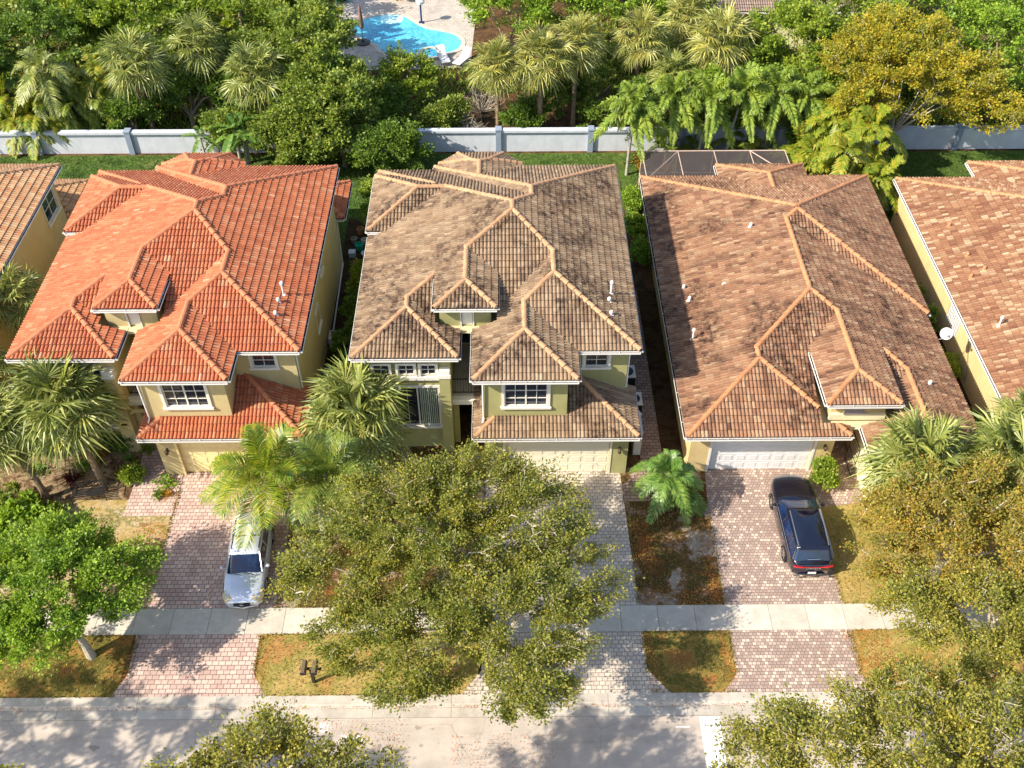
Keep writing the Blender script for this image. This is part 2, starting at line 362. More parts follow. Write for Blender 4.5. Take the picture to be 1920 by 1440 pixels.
def roof_pieces(vols):
    res = []
    for i, (pi_, bi) in enumerate(vols):
        for j, pl in enumerate(pi_):
            A = coef(pl); poly = list(bi)
            for k, pk in enumerate(pi_):
                if k != j: B = coef(pk); poly = clip(poly, B[0]-A[0], B[1]-A[1], B[2]-A[2]) if poly else poly
            if area(poly) < .01: continue
            rest = [poly]
            for k, (pk, bk) in enumerate(vols):
                if k == i: continue
                eps = -.002 if k < i else .002
                hs = [(coef(m)[0]-A[0]-eps, coef(m)[1]-A[1], coef(m)[2]-A[2]) for m in pk]+halfplanes(bk)
                nr = []
                for P in rest:
                    Q = P
                    for h in hs:
                        o = clip(Q, -h[0], -h[1], -h[2])
                        if area(o) > .004: nr.append(o)
                        Q = clip(Q, *h)
                        if area(Q) < .001: break
                rest = nr
            for P in rest: res.append((pl, P))
    return res
def vheight(v, x, y, tol=.001):
    for a, b, c in halfplanes(v[1]):
        if a+b*x+c*y < -tol: return -1e9
    return min(A[0]+A[1]*x+A[2]*y for A in map(coef, v[0]))
ROLL, COURSE = .172, .345
PROF = [(0, 0), (.13, 0), (.3, .8), (.56, 1), (.82, .8), (1, 0)]
def tiles(mb, pl, P, rng):
    nx, ny, c, z0, p = pl; k = sqrt(1+p*p); tx, ty = -ny, nx
    uv = [(x*tx+y*ty, (x*nx+y*ny-c)*k) for x, y in P]
    a = sum(uv[i][0]*uv[(i+1) % len(uv)][1]-uv[(i+1) % len(uv)][0]*uv[i][1] for i in range(len(uv)))
    if a < 0: uv = uv[::-1]
    hp = halfplanes(uv); hp = [(q[0]/sqrt(q[1]**2+q[2]**2), q[1]/sqrt(q[1]**2+q[2]**2), q[2]/sqrt(q[1]**2+q[2]**2)) for q in hp if q[1]**2+q[2]**2 > 1e-10]
    u0, u1 = min(q[0] for q in uv), max(q[0] for q in uv); v0, v1 = min(q[1] for q in uv), max(q[1] for q in uv)
    N = np.array([-nx*p, -ny*p, 1])/k
    def pos(u, v, h):
        s = v/k+c; x = tx*u+nx*s; y = ty*u+ny*s
        return (x+N[0]*h, y+N[1]*h, z0+p*(s-c)+N[2]*h)
    for r in range(floor(v0/COURSE), ceil(v1/COURSE)):
        va, vb = r*COURSE, (r+1)*COURSE
        for q in range(floor(u0/ROLL), ceil(u1/ROLL)):
            ua, ub = q*ROLL, (q+1)*ROLL
            d = [min(A+B*u+C*v for A, B, C in hp) for u, v in ((ua, va), (ub, va), (ub, vb), (ua, vb))]
            inside = min(d) >= 0
            if not inside and max(min(A+B*u+C*v for A, B, C in hp) for u, v in ((ua, va), (ub, va), (ub, vb), (ua, vb), ((ua+ub)/2, (va+vb)/2))) < -.35: continue
            tid = (q+.5+(hash((round(c*10), nx, ny)) % 97), r+.5)
            for s in range(5):
                (f0, h0), (f1, h1) = PROF[s], PROF[s+1]; a0, a1 = ua+f0*ROLL, ua+f1*ROLL
                H0, H1 = h0*.07, h1*.07; L = .048
                quad = [(a0, va), (a1, va), (a1, vb), (a0, vb)]
                if not inside:
                    for h in hp:
                        quad = clip(quad, *h)
                        if len(quad) < 3: break
                    if len(quad) < 3 or area(quad) < 2e-5: continue
                def hh(u, v): t = (u-a0)/(a1-a0); return H0+(H1-H0)*t+L*(1-(v-va)/COURSE)
                mb.add([pos(u, v, hh(u, v)) for u, v in quad], [tuple(range(len(quad)))], 0); mb.uv.append(tid)
                on = [(u, v) for u, v in quad if abs(v-va) < 1e-6]
                if len(on) == 2:
                    (e0, _), (e1, _) = sorted(on)
                    mb.add([pos(e0, va, -.01), pos(e1, va, -.01), pos(e1, va, hh(e1, va)-.009), pos(e0, va, hh(e0, va)-.009)], [(0, 1, 2, 3)], 1); mb.uv.append(tid)  # front riser coloured dark, in place of the shade under the tile
                    mb.add([pos(e0, va, hh(e0, va)-.009), pos(e1, va, hh(e1, va)-.009), pos(e1, va, hh(e1, va)), pos(e0, va, hh(e0, va))], [(0, 1, 2, 3)], 0); mb.uv.append(tid)
def env(vols, x, y): return max(vheight(v, x, y) for v in vols)
def intervals(flags, st):
    out = []; i = 0
    while i < len(flags):
        if flags[i]:
            j = i
            while j+1 < len(flags) and flags[j+1]: j += 1
            if (j-i)*st > .25: out.append((i, j))
            i = j+1
        else: i += 1
    return out
def ridge_lines(vols):
    pairs = set()
    for pls, b in vols:
        for i in range(len(pls)):
            for j in range(i): pairs.add((pls[j], pls[i]) if pls[j] < pls[i] else (pls[i], pls[j]))
    res = []; xs = [q[0] for v in vols for q in v[1]]; ys = [q[1] for v in vols for q in v[1]]
    for A_, B_ in pairs:
        A, B = coef(A_), coef(B_); a, b, c = A[0]-B[0], A[1]-B[1], A[2]-B[2]; m = b*b+c*c
        if m < 1e-9: continue
        p0 = (-a*b/m, -a*c/m); d = (-c/sqrt(m), b/sqrt(m)); nn = (b/sqrt(m), c/sqrt(m))
        cx, cy = (min(xs)+max(xs))/2, (min(ys)+max(ys))/2; tc = (cx-p0[0])*d[0]+(cy-p0[1])*d[1]
        st = .05; K = int(40/st); fl = []; pts = []
        own = [v for v in vols if A_ in v[0] and B_ in v[0]]
        for i in range(K):
            t = tc-20+i*st; x, y = p0[0]+d[0]*t, p0[1]+d[1]*t; z = A[0]+A[1]*x+A[2]*y; pts.append((x, y, z))
            ok = any(abs(vheight(v, x, y)-z) < .004 for v in own)
            if ok:
                e = env(vols, x, y); ok = e-z < .01
                if ok:
                    el, er = env(vols, x+nn[0]*.08, y+nn[1]*.08), env(vols, x-nn[0]*.08, y-nn[1]*.08)
                    ok = 2*e-el-er > .012 and el > -1e8 and er > -1e8 and e > el-.06 and e > er-.06 and e-el < .2 and e-er < .2
            fl.append(ok)
        for i, j in intervals(fl, st): res.append((pts[i], pts[j]))
    return res
def caps(lines, rng):
    mb = MB(); mb.uv = None
    for a, b in lines:
        a, b = Vector(a), Vector(b)
        if a.z > b.z: a, b = b, a
        L = (b-a).length; n = max(1, round(L/.40)); d = (b-a)/L; s = d.cross(Vector((0, 0, 1))).normalized(); up = s.cross(d)
        for i in range(n):
            p, q = a+d*(L*i/n-.03), a+d*(L*(i+1)/n+.02); r0, r1 = .135, .108; jit = rng.uniform(-.008, .008)
            vs = []
            for c_, r, e in ((p, r0, .03), (q, r1, .0)):
                for k in range(7):
                    t = pi*(-.12+1.24*k/6); vs.append(c_+s*cos(t)*r+up*(sin(t)*r+e+jit))
            fs = [(k, k+1, 8+k, 7+k) for k in range(6)]+[tuple(range(6, -1, -1)), tuple(range(7, 14))]
            mb.add(vs, fs)
    return mb
def eave_runs(vols):
    res = []; done = set()
    for pls, b in vols:
        for pl in pls:
            if pl in done: continue
            done.add(pl); nx, ny, c, z0, p = pl; tx, ty = -ny, nx
            own = [v for v in vols if pl in v[0]]; us = [q[0]*tx+q[1]*ty for v in own for q in v[1]]
            u0, u1 = min(us), max(us); st = .05; n = int((u1-u0)/st)+1; fl = []; pts = []
            for i in range(n):
                u = min(u0+i*st, u1); x, y = tx*u+nx*c, ty*u+ny*c; pts.append((x, y, z0))
                xi, yi = x+nx*.03, y+ny*.03; ok = any(abs(vheight(v, xi, yi)-(z0+p*.03)) < .004 for v in own)
                if ok: ok = abs(env(vols, xi, yi)-(z0+p*.03)) < .01
                if ok:
                    o = env(vols, x-nx*.06, y-ny*.06); ok = o < z0-.12
                fl.append(ok)
            for i, j in intervals(fl, st): res.append((pts[i], pts[j], (-nx, -ny)))
    return res
def gutters(runs, wid=.10):
    mb = MB()
    for (x0, y0, z), (x1, y1, _), (ox, oy) in runs:
        L = sqrt((x1-x0)**2+(y1-y0)**2)
        if L < .2: continue
        tx, ty = (x1-x0)/L, (y1-y0)/L
        def bx(s0, s1, o0, o1, z0_, z1_):
            P = [(x0+tx*s+ox*o, y0+ty*s+oy*o) for s, o in ((s0, o0), (s1, o0), (s1, o1), (s0, o1))]; mb.prism(P, z0_, z1_)
        bx(-.0, L, -.03, -.005, z-.17, z-.02)
        bx(-.02, L+.02, wid-.014, wid, z-.105, z-.05)
        bx(-.02, L+.02, -.004, wid-.015, z-.115, z-.10); mb.mi[-6:] = [1]*6; bx(-.02, L+.02, -.004, wid-.001, z-.12, z-.1155)  # gutter floor coloured near-black: leaf debris and the shade inside
        n = max(1, int(L/.9))
        for i in range(n+1):
            s = L*i/n; bx(max(0, s-.012), min(L, s+.012), -.003, wid-.02, z-.03, z-.018)
        bx(-.035, -.021, -.004, wid, z-.11, z-.035); bx(L+.021, L+.035, -.004, wid, z-.11, z-.035)
    return mb
def make_roof(vols, tmat, cmat, house, org, seed, extra_runs=(), gmat=None, drop=()):
    rng = random.Random(seed); mb = MB(); mb.uv = []
    for pl, P in roof_pieces(vols): tiles(mb, pl, P, rng)
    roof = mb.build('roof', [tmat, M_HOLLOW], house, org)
    so = MB()
    for i, (pls, b) in enumerate(vols):
        z = min(pl[3] for pl in pls)-.19-.004*i
        if i in drop: z = vols[i][0][0][3]-.19
        cx = sum(q[0] for q in b)/len(b); cy = sum(q[1] for q in b)/len(b)
        so.prism([(q[0]+(cx-q[0])*.003, q[1]+(cy-q[1])*.003) for q in b], z, z+.05)
    so.build('soffit', M_SOFFIT, roof, org)
    for l in ridge_lines(vols): caps([l], rng).build('ridge_tiles', cmat, roof, org)
    for g in eave_runs(vols)+list(extra_runs):
        if sqrt((g[0][0]-g[1][0])**2+(g[0][1]-g[1][1])**2) > .25: gutters([g]).build('gutter', [gmat or M_GUTTER, M_HOLLOW], roof, org)
    return roof

# ------------------------------------------------------------------ building pieces
def wall_y(mb, y, x0, x1, z0, z1, ops=(), t=.22, mi=0, d=1):
    """wall in the plane y (front face), thickness t towards +y*d, rectangular openings (xa, xb, za, zb)"""
    ya, yb = (y, y+t) if d > 0 else (y-t, y)
    ops = sorted(ops); x = x0
    for xa, xb, za, zb in ops:
        if xa-x > .001: mb.box(x, xa, ya, yb, z0, z1, mi)
        if za-z0 > .001: mb.box(xa, xb, ya, yb, z0, za, mi)
        if z1-zb > .001: mb.box(xa, xb, ya, yb, zb, z1, mi)
        x = xb
    if x1-x > .001: mb.box(x, x1, ya, yb, z0, z1, mi)
def wall_x(mb, x, y0, y1, z0, z1, ops=(), t=.22, mi=0, d=1):
    """wall in the plane x (outer face), thickness towards +x*d"""
    xa_, xb_ = (x, x+t) if d > 0 else (x-t, x)
    ops = sorted(ops); y = y0
    for ya, yb, za, zb in ops:
        if ya-y > .001: mb.box(xa_, xb_, y, ya, z0, z1, mi)
        if za-z0 > .001: mb.box(xa_, xb_, ya, yb, z0, za, mi)
        if z1-zb > .001: mb.box(xa_, xb_, ya, yb, zb, z1, mi)
        y = yb
    if y1-y > .001: mb.box(xa_, xb_, y, y1, z0, z1, mi)
def window(house, org, axis, c, a, b, z0, z1, cols=2, rows=2, sill=True, sur=.13, surm=None, out=-1, curtain=False, mull=()):
    """window in a wall plane at c (y or x), spanning a..b; out = outward direction sign along the axis"""
    surm = surm or M_TRIM
    def B(mb, u0, u1, d0, d1, w0, w1):   # d = distance outwards from the wall face
        p0, p1 = c+out*d0, c+out*d1
        if axis == 'y': mb.box(u0, u1, p0, p1, w0, w1)
        else: mb.box(p0, p1, u0, u1, w0, w1)
    m = MB()
    B(m, a-sur, a-.002, .002, .055, z0-.0, z1); B(m, b+.002, b+sur, .002, .055, z0, z1); B(m, a-sur, b+sur, .002, .06, z1+.002, z1+sur)
    w = m.build('window', surm, house, org)
    m = MB(); f = .045; m0 = -.07; m1 = -.02
    B(m, a, a+f, m0, m1, z0, z1); B(m, b-f, b, m0, m1, z0, z1); B(m, a+f, b-f, m0, m1, z1-f, z1); B(m, a+f, b-f, m0, m1, z0, z0+f)
    bars = [a+(b-a)*i/cols for i in range(1, cols)]
    zs = [z0+(z1-z0)*i/rows for i in range(1, rows)]
    for i, x in enumerate(bars):
        h = .035 if (i+1) in mull else .014
        B(m, x-h, x+h, m0+.004, m1-.004, z0+f, z1-f)
    ed = [a+f]+bars+[b-f]
    for z in zs:
        for i in range(len(ed)-1): B(m, ed[i]+.014, ed[i+1]-.014, m0+.006, m1-.008, z-.013, z+.013)
    m.build('frame', M_TRIM, w, org)
    m = MB(); B(m, a+.01, b-.01, -.10, -.085, z0+.01, z1-.01); m.build('pane', M_GLASS, w, org)
    if sill:
        m = MB(); B(m, a-sur-.05, b+sur+.05, .001, .11, z0-.12, z0-.001); m.build('sill', surm, w, org)
    if curtain:
        m = MB(); n = 9; u0, u1 = b-(b-a)*.30, b-.06
        for i in range(n):
            x = u0+(u1-u0)*i/n; B(m, x, x+(u1-u0)/n*.62, -.084, -.078-.003*(i % 2), z0+.05, z1-.05)
        m.build('curtain', M_CURTAIN, w, org)
    return w
def garage_door(house, org, y, x0, x1, z1, mat, rows=4, cols=8):
    m = MB(); m.box(x0, x1, y+.16, y+.2, .01, z1)
    g = m.build('garage_door', mat, house, org)
    p = MB(); H = (z1-.02)/rows; W = (x1-x0)/cols
    for r in range(rows):
        z = .02+r*H
        p.box(x0+.01, x1-.01, y+.149, y+.159, z+.008, z+.05)
        p.box(x0+.01, x1-.01, y+.149, y+.159, z+H-.045, z+H-.008)
        for k in range(cols):
            a, b = x0+k*W+.10, x0+(k+1)*W-.10
            p.box(a, b, y+.142, y+.159, z+.11, z+H-.10)
    p.build('door_panels', mat, g, org)
    f = MB(); s = .10
    f.box(x0-s, x0-.002, y-.03, y+.14, 0, z1+s); f.box(x1+.002, x1+s, y-.03, y+.14, 0, z1+s); f.box(x0, x1, y-.03, y+.14, z1+.002, z1+s)
    f.build('door_frame', mat, g, org)
    return g
def vent_pipe(house_roof, org, x, y, z, h=.55, r=.045, cap=True, mat=None):
    m = MB(); m.lathe((x, y, z), [(.14, -.06), (.13, .03), (r+.01, .07), (r, .08), (r, h)], 10)
    if cap: m.lathe((x, y, z+h), [(r+.03, 0), (.085, .02), (.085, .1), (.05, .15)], 10)
    return m.build('vent_pipe', mat or M_PVC, house_roof, org)
def coach_lamp(house, org, x, y, z):
    m = MB(); m.box(x-.05, x+.05, y-.03, y-.002, z-.12, z+.12); m.box(x-.02, x+.02, y-.16, y-.03, z+.08, z+.11)
    m.lathe((x, y-.16, z-.16), [(.03, 0), (.075, .03), (.09, .2), (.1, .22), (.03, .30), (.01, .34)], 8)
    return m.build('wall_lamp', M_BRONZE, house, org)
def railing(house, org, x0, x1, y, z, h=.95, ends=()):
    m = MB(); m.box(x0, x1, y-.02, y+.02, z+h-.04, z+h); m.box(x0, x1, y-.015, y+.015, z+.08, z+.11)
    n = int((x1-x0)/.115)
    for i in range(n+1):
        x = x0+.01+(x1-x0-.02)*i/n; m.box(x-.009, x+.009, y-.009, y+.009, z+.02, z+h-.041)
        m.lathe((x, y, z+h+.001), [(.022, 0), (.004, .09)], 5)
    return m.build('railing', M_IRON, house, org)

def h2_volumes():
    z = 6.25
    Wp, Ep = W_(-6.791, .351, z), E_(5.862, .448, z)
    CW = W_(-1.502, .459, z); zD = z+.351*(-3.215+6.791)
    A = ([Wp, E_(-2.092, .348, z), S_(31.96, .333, z)], rect(-6.791, -2.092, 31.96, 37.2))
    S2 = ([Wp, S_(33.584, .342, z)], rect(-6.791, -2.35, 33.7, 38.6))
    B = ([CW, E_(3.067, .455, z), S_(30.548, .488, z)], rect(-1.502, 3.067, 30.548, 35.6))
    C = ([CW, Ep, S_(32.36, .481, z)], rect(-1.502, 5.862, 32.36, 38.4))
    D = ([Wp, E_(-.405, .342, zD), S_(33.786, .343, zD)], rect(-3.215, -.405, 33.786, 39.0))
    MN = ([Wp, Ep, S_(32.953, .38, z), N_(46.514, .389, z)], rect(-6.791, 5.862, 34.3, 46.514))
    R = ([W_(-6.862, .418, 6.554), S_(40.735, .433, 6.554), N_(45.611, .406, 6.554)], rect(-6.862, -2.4, 40.735, 45.611))
    B2 = ([W_(-3.83, .408, z), Ep, N_(46.903, .418, z)], rect(-3.83, 5.862, 40.2, 46.903))
    s = sqrt(.5)
    T = ([W_(-3.6, .42, z), E_(.85, .42, z), N_(48.2, .42, z), (s, -s, (-3.6-47.2)*s, z, .42), (-s, -s, (-.85-47.2)*s, z, .42)],
         [(-3.6, 44), (.85, 44), (.85, 47.2), (-.15, 48.2), (-2.6, 48.2), (-3.6, 47.2)])
    return [A, S2, B, C, D, MN, R, B2, T], zD
def two_storey(label, dx, dy, tile, cap, wmat, door, seed, lanai=False, arch=False, gut=None, east_windows=(), group=None, only_east=False):
    org = (dx-.5, dy+34.0, 0)
    house = thing('house', org, label, 'house', group)
    sh = lambda b: [(x+dx, y+dy) for x, y in b]
    def shp(pl): nx, ny, c, z0, p = pl; return (nx, ny, round(c+nx*dx+ny*dy, 5), z0, p)
    vols, zD = h2_volumes(); vols = [([shp(p) for p in pl], sh(b)) for pl, b in vols]
    X = lambda v: v+dx
    Y = lambda v: v+dy
    ext = [((X(-3.215), Y(33.786), zD), (X(-3.215), Y(36.9), zD), (-1, 0)), ((X(-1.502), Y(30.548), 6.25), (X(-1.502), Y(34.3), 6.25), (-1, 0))][:1]
    roof = make_roof(vols, tile, cap, house, org, seed, ext, gut)
    # lower garage roof and rear lanai roof
    z = 3.05
    lv = [([W_(X(-1.5), .45, z), E_(X(5.88), .45, z), S_(Y(30.15), .45, z)], rect(X(-1.5), X(5.88), Y(30.15), Y(33.3)))]
    rng = random.Random(seed+1); mb = MB(); mb.uv = []
    cut = rect(X(-1.04), X(2.64), Y(31.12), Y(34))
    hs = halfplanes(cut); 
    for pl, P in roof_pieces(lv):
        Q = P
        for h in hs:
            o = clip(Q, -h[0], -h[1], -h[2])
            if area(o) > .004: tiles(mb, pl, o, rng)
            Q = clip(Q, *h)
    lr = mb.build('garage_roof', [tile, M_HOLLOW], house, org)
    ln = [l for l in ridge_lines(lv)]; nl = []
    for a, b in ln:
        pts = [tuple(a[i]+(b[i]-a[i])*t/40 for i in range(3)) for t in range(41)]
        ok = [p for p in pts if not (X(-1.0) < p[0] < X(2.6) and p[1] > Y(31.1))]
        if len(ok) > 3: nl.append((ok[0], ok[-1]))
    [caps([l], rng).build('ridge_tiles', cap, lr, org) for l in nl]
    gr = [(a, b, o) for a, b, o in eave_runs(lv)]
    [gutters([g]).build('gutter', [gut or M_GUTTER, M_HOLLOW], lr, org) for g in gr]
    so = MB(); so.prism(rect(X(-1.48), X(5.86), Y(30.17), Y(33.2)), z-.19, z-.14); so.build('soffit', M_SOFFIT, lr, org)
    if lanai:
        lv2 = [([E_(X(5.86), .42, z), S_(Y(46.6), .42, z), N_(Y(50.3), .42, z)], rect(X(1.0), X(5.86), Y(46.6), Y(50.3)))]
        mb = MB(); mb.uv = []
        for pl, P in roof_pieces(lv2): tiles(mb, pl, P, rng)
        l2 = mb.build('patio_roof', [tile, M_HOLLOW], house, org)
        [caps([l], rng).build('ridge_tiles', cap, l2, org) for l in ridge_lines(lv2)]; [gutters([g]).build('gutter', [gut or M_GUTTER, M_HOLLOW], l2, org) for g in eave_runs(lv2)]
    # walls
    w = MB(); zt = 6.04
    wall_y(w, Y(32.45), X(-6.38), X(-2.52), 0, zt, [(X(-6.0), X(-3.12), 1.5, 4.02), (X(-3.12)+.001, X(-3.12)+.002, 4.0, 4.001)] if 0 else [(X(-6.0), X(-3.12), 1.5, 4.02)])
    # clerestory strip is proud of the wall instead of cut; recesses made by frames
    wall_x(w, X(-2.52), Y(32.671), Y(36.2), 0, zt, d=-1)
    wall_x(w, X(-6.38), Y(32.671), Y(46.2), 0, zt, d=1)
    wall_y(w, Y(46.2), X(-6.38), X(5.42), 0, zt, d=1)
    wall_x(w, X(5.42), Y(33.121), Y(46.199), 0, zt, [(Y(a), Y(b), c_, d_) for a, b, c_, d_ in east_windows], d=-1)
    wall_y(w, Y(32.9), X(2.66), X(5.42), 3.0, zt, [(X(3.5), X(4.52), 4.83, 5.6)])
    wall_y(w, Y(31.1), X(-1.02), X(2.64), 3.1, zt, [(X(-.12), X(1.76), 4.15, 5.55)])
    wall_x(w, X(2.64), Y(31.321), Y(34), 3.1, zt, d=-1); wall_x(w, X(-1.02), Y(31.321), Y(36.2), 2.7, zt, d=1)
    wall_x(w, X(-1.02), Y(30.9), Y(36.2), 0, 2.69, d=1)
    wall_y(w, Y(30.68), X(-1.02), X(5.5), 0, 2.87, [(X(-.1), X(4.66), 0, 2.2)]); wall_x(w, X(5.5), Y(30.901), Y(33.12), 0, 2.87, d=-1)
    wall_y(w, Y(34.25), X(-2.8), X(-.9), 5.88, 7.3, [(X(-2.02), X(-1.52), 6.12, 6.9)]); w.box(X(-3.0), X(-2.801), Y(34.251), Y(37), 5.9, 7.3); w.box(X(-.899), X(-.7), Y(34.251), Y(37), 5.9, 7.3)
    wall_y(w, Y(36.2), X(-2.74), X(-.8), 0, zt, [(X(-2.3), X(-1.3), 3.2, 5.3)])
    w.box(X(-2.50), X(-1.03), Y(32.75), Y(36.19), 2.75, 3.08)     # balcony slab
    w.box(X(-2.50), X(-2.25), Y(32.7), Y(32.95), 0, 2.74)
    w.box(X(-6.86), X(-6.39), Y(41.2), Y(45.2), 6.0, 6.34)
    w.build('wall', wmat, house, org)
    m = MB(); m.box(X(-2.72), X(-1.06), Y(32.52), Y(32.74), 2.78, 3.06); m.box(X(-2.78), X(-1.03), Y(32.46), Y(32.76), 3.061, 3.13); m.build('balcony_fascia', M_TRIM, house, org)
    m = MB(); m.box(X(-2.5), X(-1.03), Y(32.77), Y(36.18), 3.082, 3.1); m.build('balcony_floor', M_WALK, house, org)
    railing(house, org, X(-2.5), X(-1.04), Y(32.9), 3.13)
    m = MB(); m.box(X(-3.02), X(-2.54), Y(32.1), Y(32.449), 0, 4.9); p = m.build('pilaster', wmat, house, org)
    m = MB(); m.box(X(-3.06), X(-2.5), Y(32.06), Y(32.448), 4.902, 5.1); m.box(X(-3.02), X(-2.54), Y(32.1), Y(32.448), 5.101, 5.3); m.build('pilaster_cap', M_TRIM, p, org)
    m = MB(); m.box(X(-2.72), X(-1.3), Y(35.9), Y(35.95), 0, 2.2); m.build('front_door', plain('dark_wood_door', '3A281E', .5), house, org)
    window(house, org, 'y', Y(32.45), X(-6.0), X(-3.12), 1.5, 4.02, cols=6, rows=1, mull=(2, 4), curtain=True)
    # transom bar of the big window
    for xa, xb in ((-6.05, -5.12), (-4.94, -4.02), (-3.94, -3.06)):
        window(house, org, 'y', Y(32.36), X(xa)+.1, X(xb)-.1, 4.86, 5.5, 2, 2, sill=False, sur=.1)
    m = MB(); m.box(X(-6.22), X(-2.99), Y(32.28), Y(32.449), 4.6, 4.78); m.build('window_ledge', M_TRIM, house, org)
    window(house, org, 'y', Y(31.1), X(-.12), X(1.76), 4.15, 5.55, 4, 3 if arch else 3, mull=(2,))
    window(house, org, 'y', Y(32.9), X(3.5), X(4.52), 4.83, 5.6, 2, 2)
    window(house, org, 'y', Y(36.2), X(-2.3), X(-1.3), 3.2, 5.3, 2, 3, sill=False)
    m = MB(); m.box(X(-2.0), X(-1.54), Y(34.3), Y(34.33), 6.14, 6.88); v = m.build('shutter', M_TRIM, house, org)
    m = MB(); m.box(X(-2.08), X(-2.021), Y(34.2), Y(34.249), 6.06, 6.96); m.box(X(-1.519), X(-1.46), Y(34.2), Y(34.249), 6.06, 6.96); m.box(X(-2.02), X(-1.52), Y(34.2), Y(34.249), 6.901, 6.96); m.build('shutter_frame', M_TRIM, v, org)
    for a, b, c_, d_ in east_windows: window(house, org, 'x', X(5.42), Y(a), Y(b), c_, d_, 2, 2, out=1, sill=True, sur=.06)
    garage_door(house, org, Y(30.68), X(-.1), X(4.66), 2.2, door)
    coach_lamp(house, org, X(5.1), Y(30.68), 1.75); coach_lamp(house, org, X(-.6), Y(30.68), 1.75)
    m = MB(); m.tube([(X(5.5), Y(32.6), 6.05), (X(5.48), Y(33.0), 5.6), (X(5.48), Y(33.0), 3.4)], .04, 6)
    m.tube([(X(-1.0), Y(30.7), 6.05), (X(-1.06), Y(31.02), 5.7), (X(-1.06), Y(31.04), 3.5), (X(-1.1), Y(30.85), 3.35)], .04, 6); m.build('downspout', gut or M_GUTTER, house, org)
    vent_pipe(roof, org, X(4.75), Y(35.6), 6.25+.448*(5.862-4.75)+.02, .62)
    vent_pipe(roof, org, X(4.62), Y(35.0), 6.25+.448*(5.862-4.62), .14, .05, True); vent_pipe(roof, org, X(4.64), Y(34.1), 6.25+.448*(5.862-4.64), .14, .05, True)
    vent_pipe(roof, org, X(-5.2), Y(41.8), 6.9+.05, .12, .04, False, M_BRONZE)
    m = MB(); m.tube([(X(-6.5), Y(41.0), 6.4), (X(-6.86), Y(40.9), 6.35), (X(-5.6), Y(40.62), 6.62)], .05, 6); m.build('gutter_outlet', gut or M_GUTTER, roof, org)
    if arch:
        m = MB(); cx, cy, r = X(-2.05), Y(32.3), .75
        pts = [(cx+r*cos(t), cy, 1.9+r*sin(t)) for t in np.linspace(pi, 0, 13)]
        m.tube(pts, .09, 6); m.box(cx-r-.42, cx-r+.02, cy-.15, cy+.2, 0, 1.85); m.box(cx-r-.47, cx-r+.07, cy-.2, cy+.25, 1.86, 1.98); m.build('entry_arch', wmat, house, org)
    return house
house_mid = two_storey('olive stucco two storey house with weathered tan tile roof', 0, 0, M_TILE_TAN, M_CAP_TAN, M_OLIVE, M_DOORC, 3)
E2 = [(36.2, 37.2, 4.0, 5.0), (40.3, 41.0, 4.3, 5.2)]
house_red = two_storey('yellow stucco house with bright orange red tile roof beside the silver wagon', -14.9, .1, M_TILE_RED, M_CAP_RED, M_YELLOW, M_DOORY, 5, lanai=True, arch=True,
                       gut=M_GUTTER, east_windows=[(40.4, 41.1, 4.0, 5.0), (40.25, 40.7, 1.0, 2.5)][:1]+[])
window(house_red, (-15.4, 34.1, 0), 'x', -9.477, 38.0, 38.9, 2.4, 3.5, 2, 2, out=1, sur=.06)
house_far = two_storey('golden stucco house with peach and orange tile roof at the left edge of the photo', -29.9, .4, M_TILE_PEACH, M_CAP_TAN, M_GOLD, M_DOORY, 8, lanai=True,
                       east_windows=[(44.3, 46.0, 4.2, 5.6)])

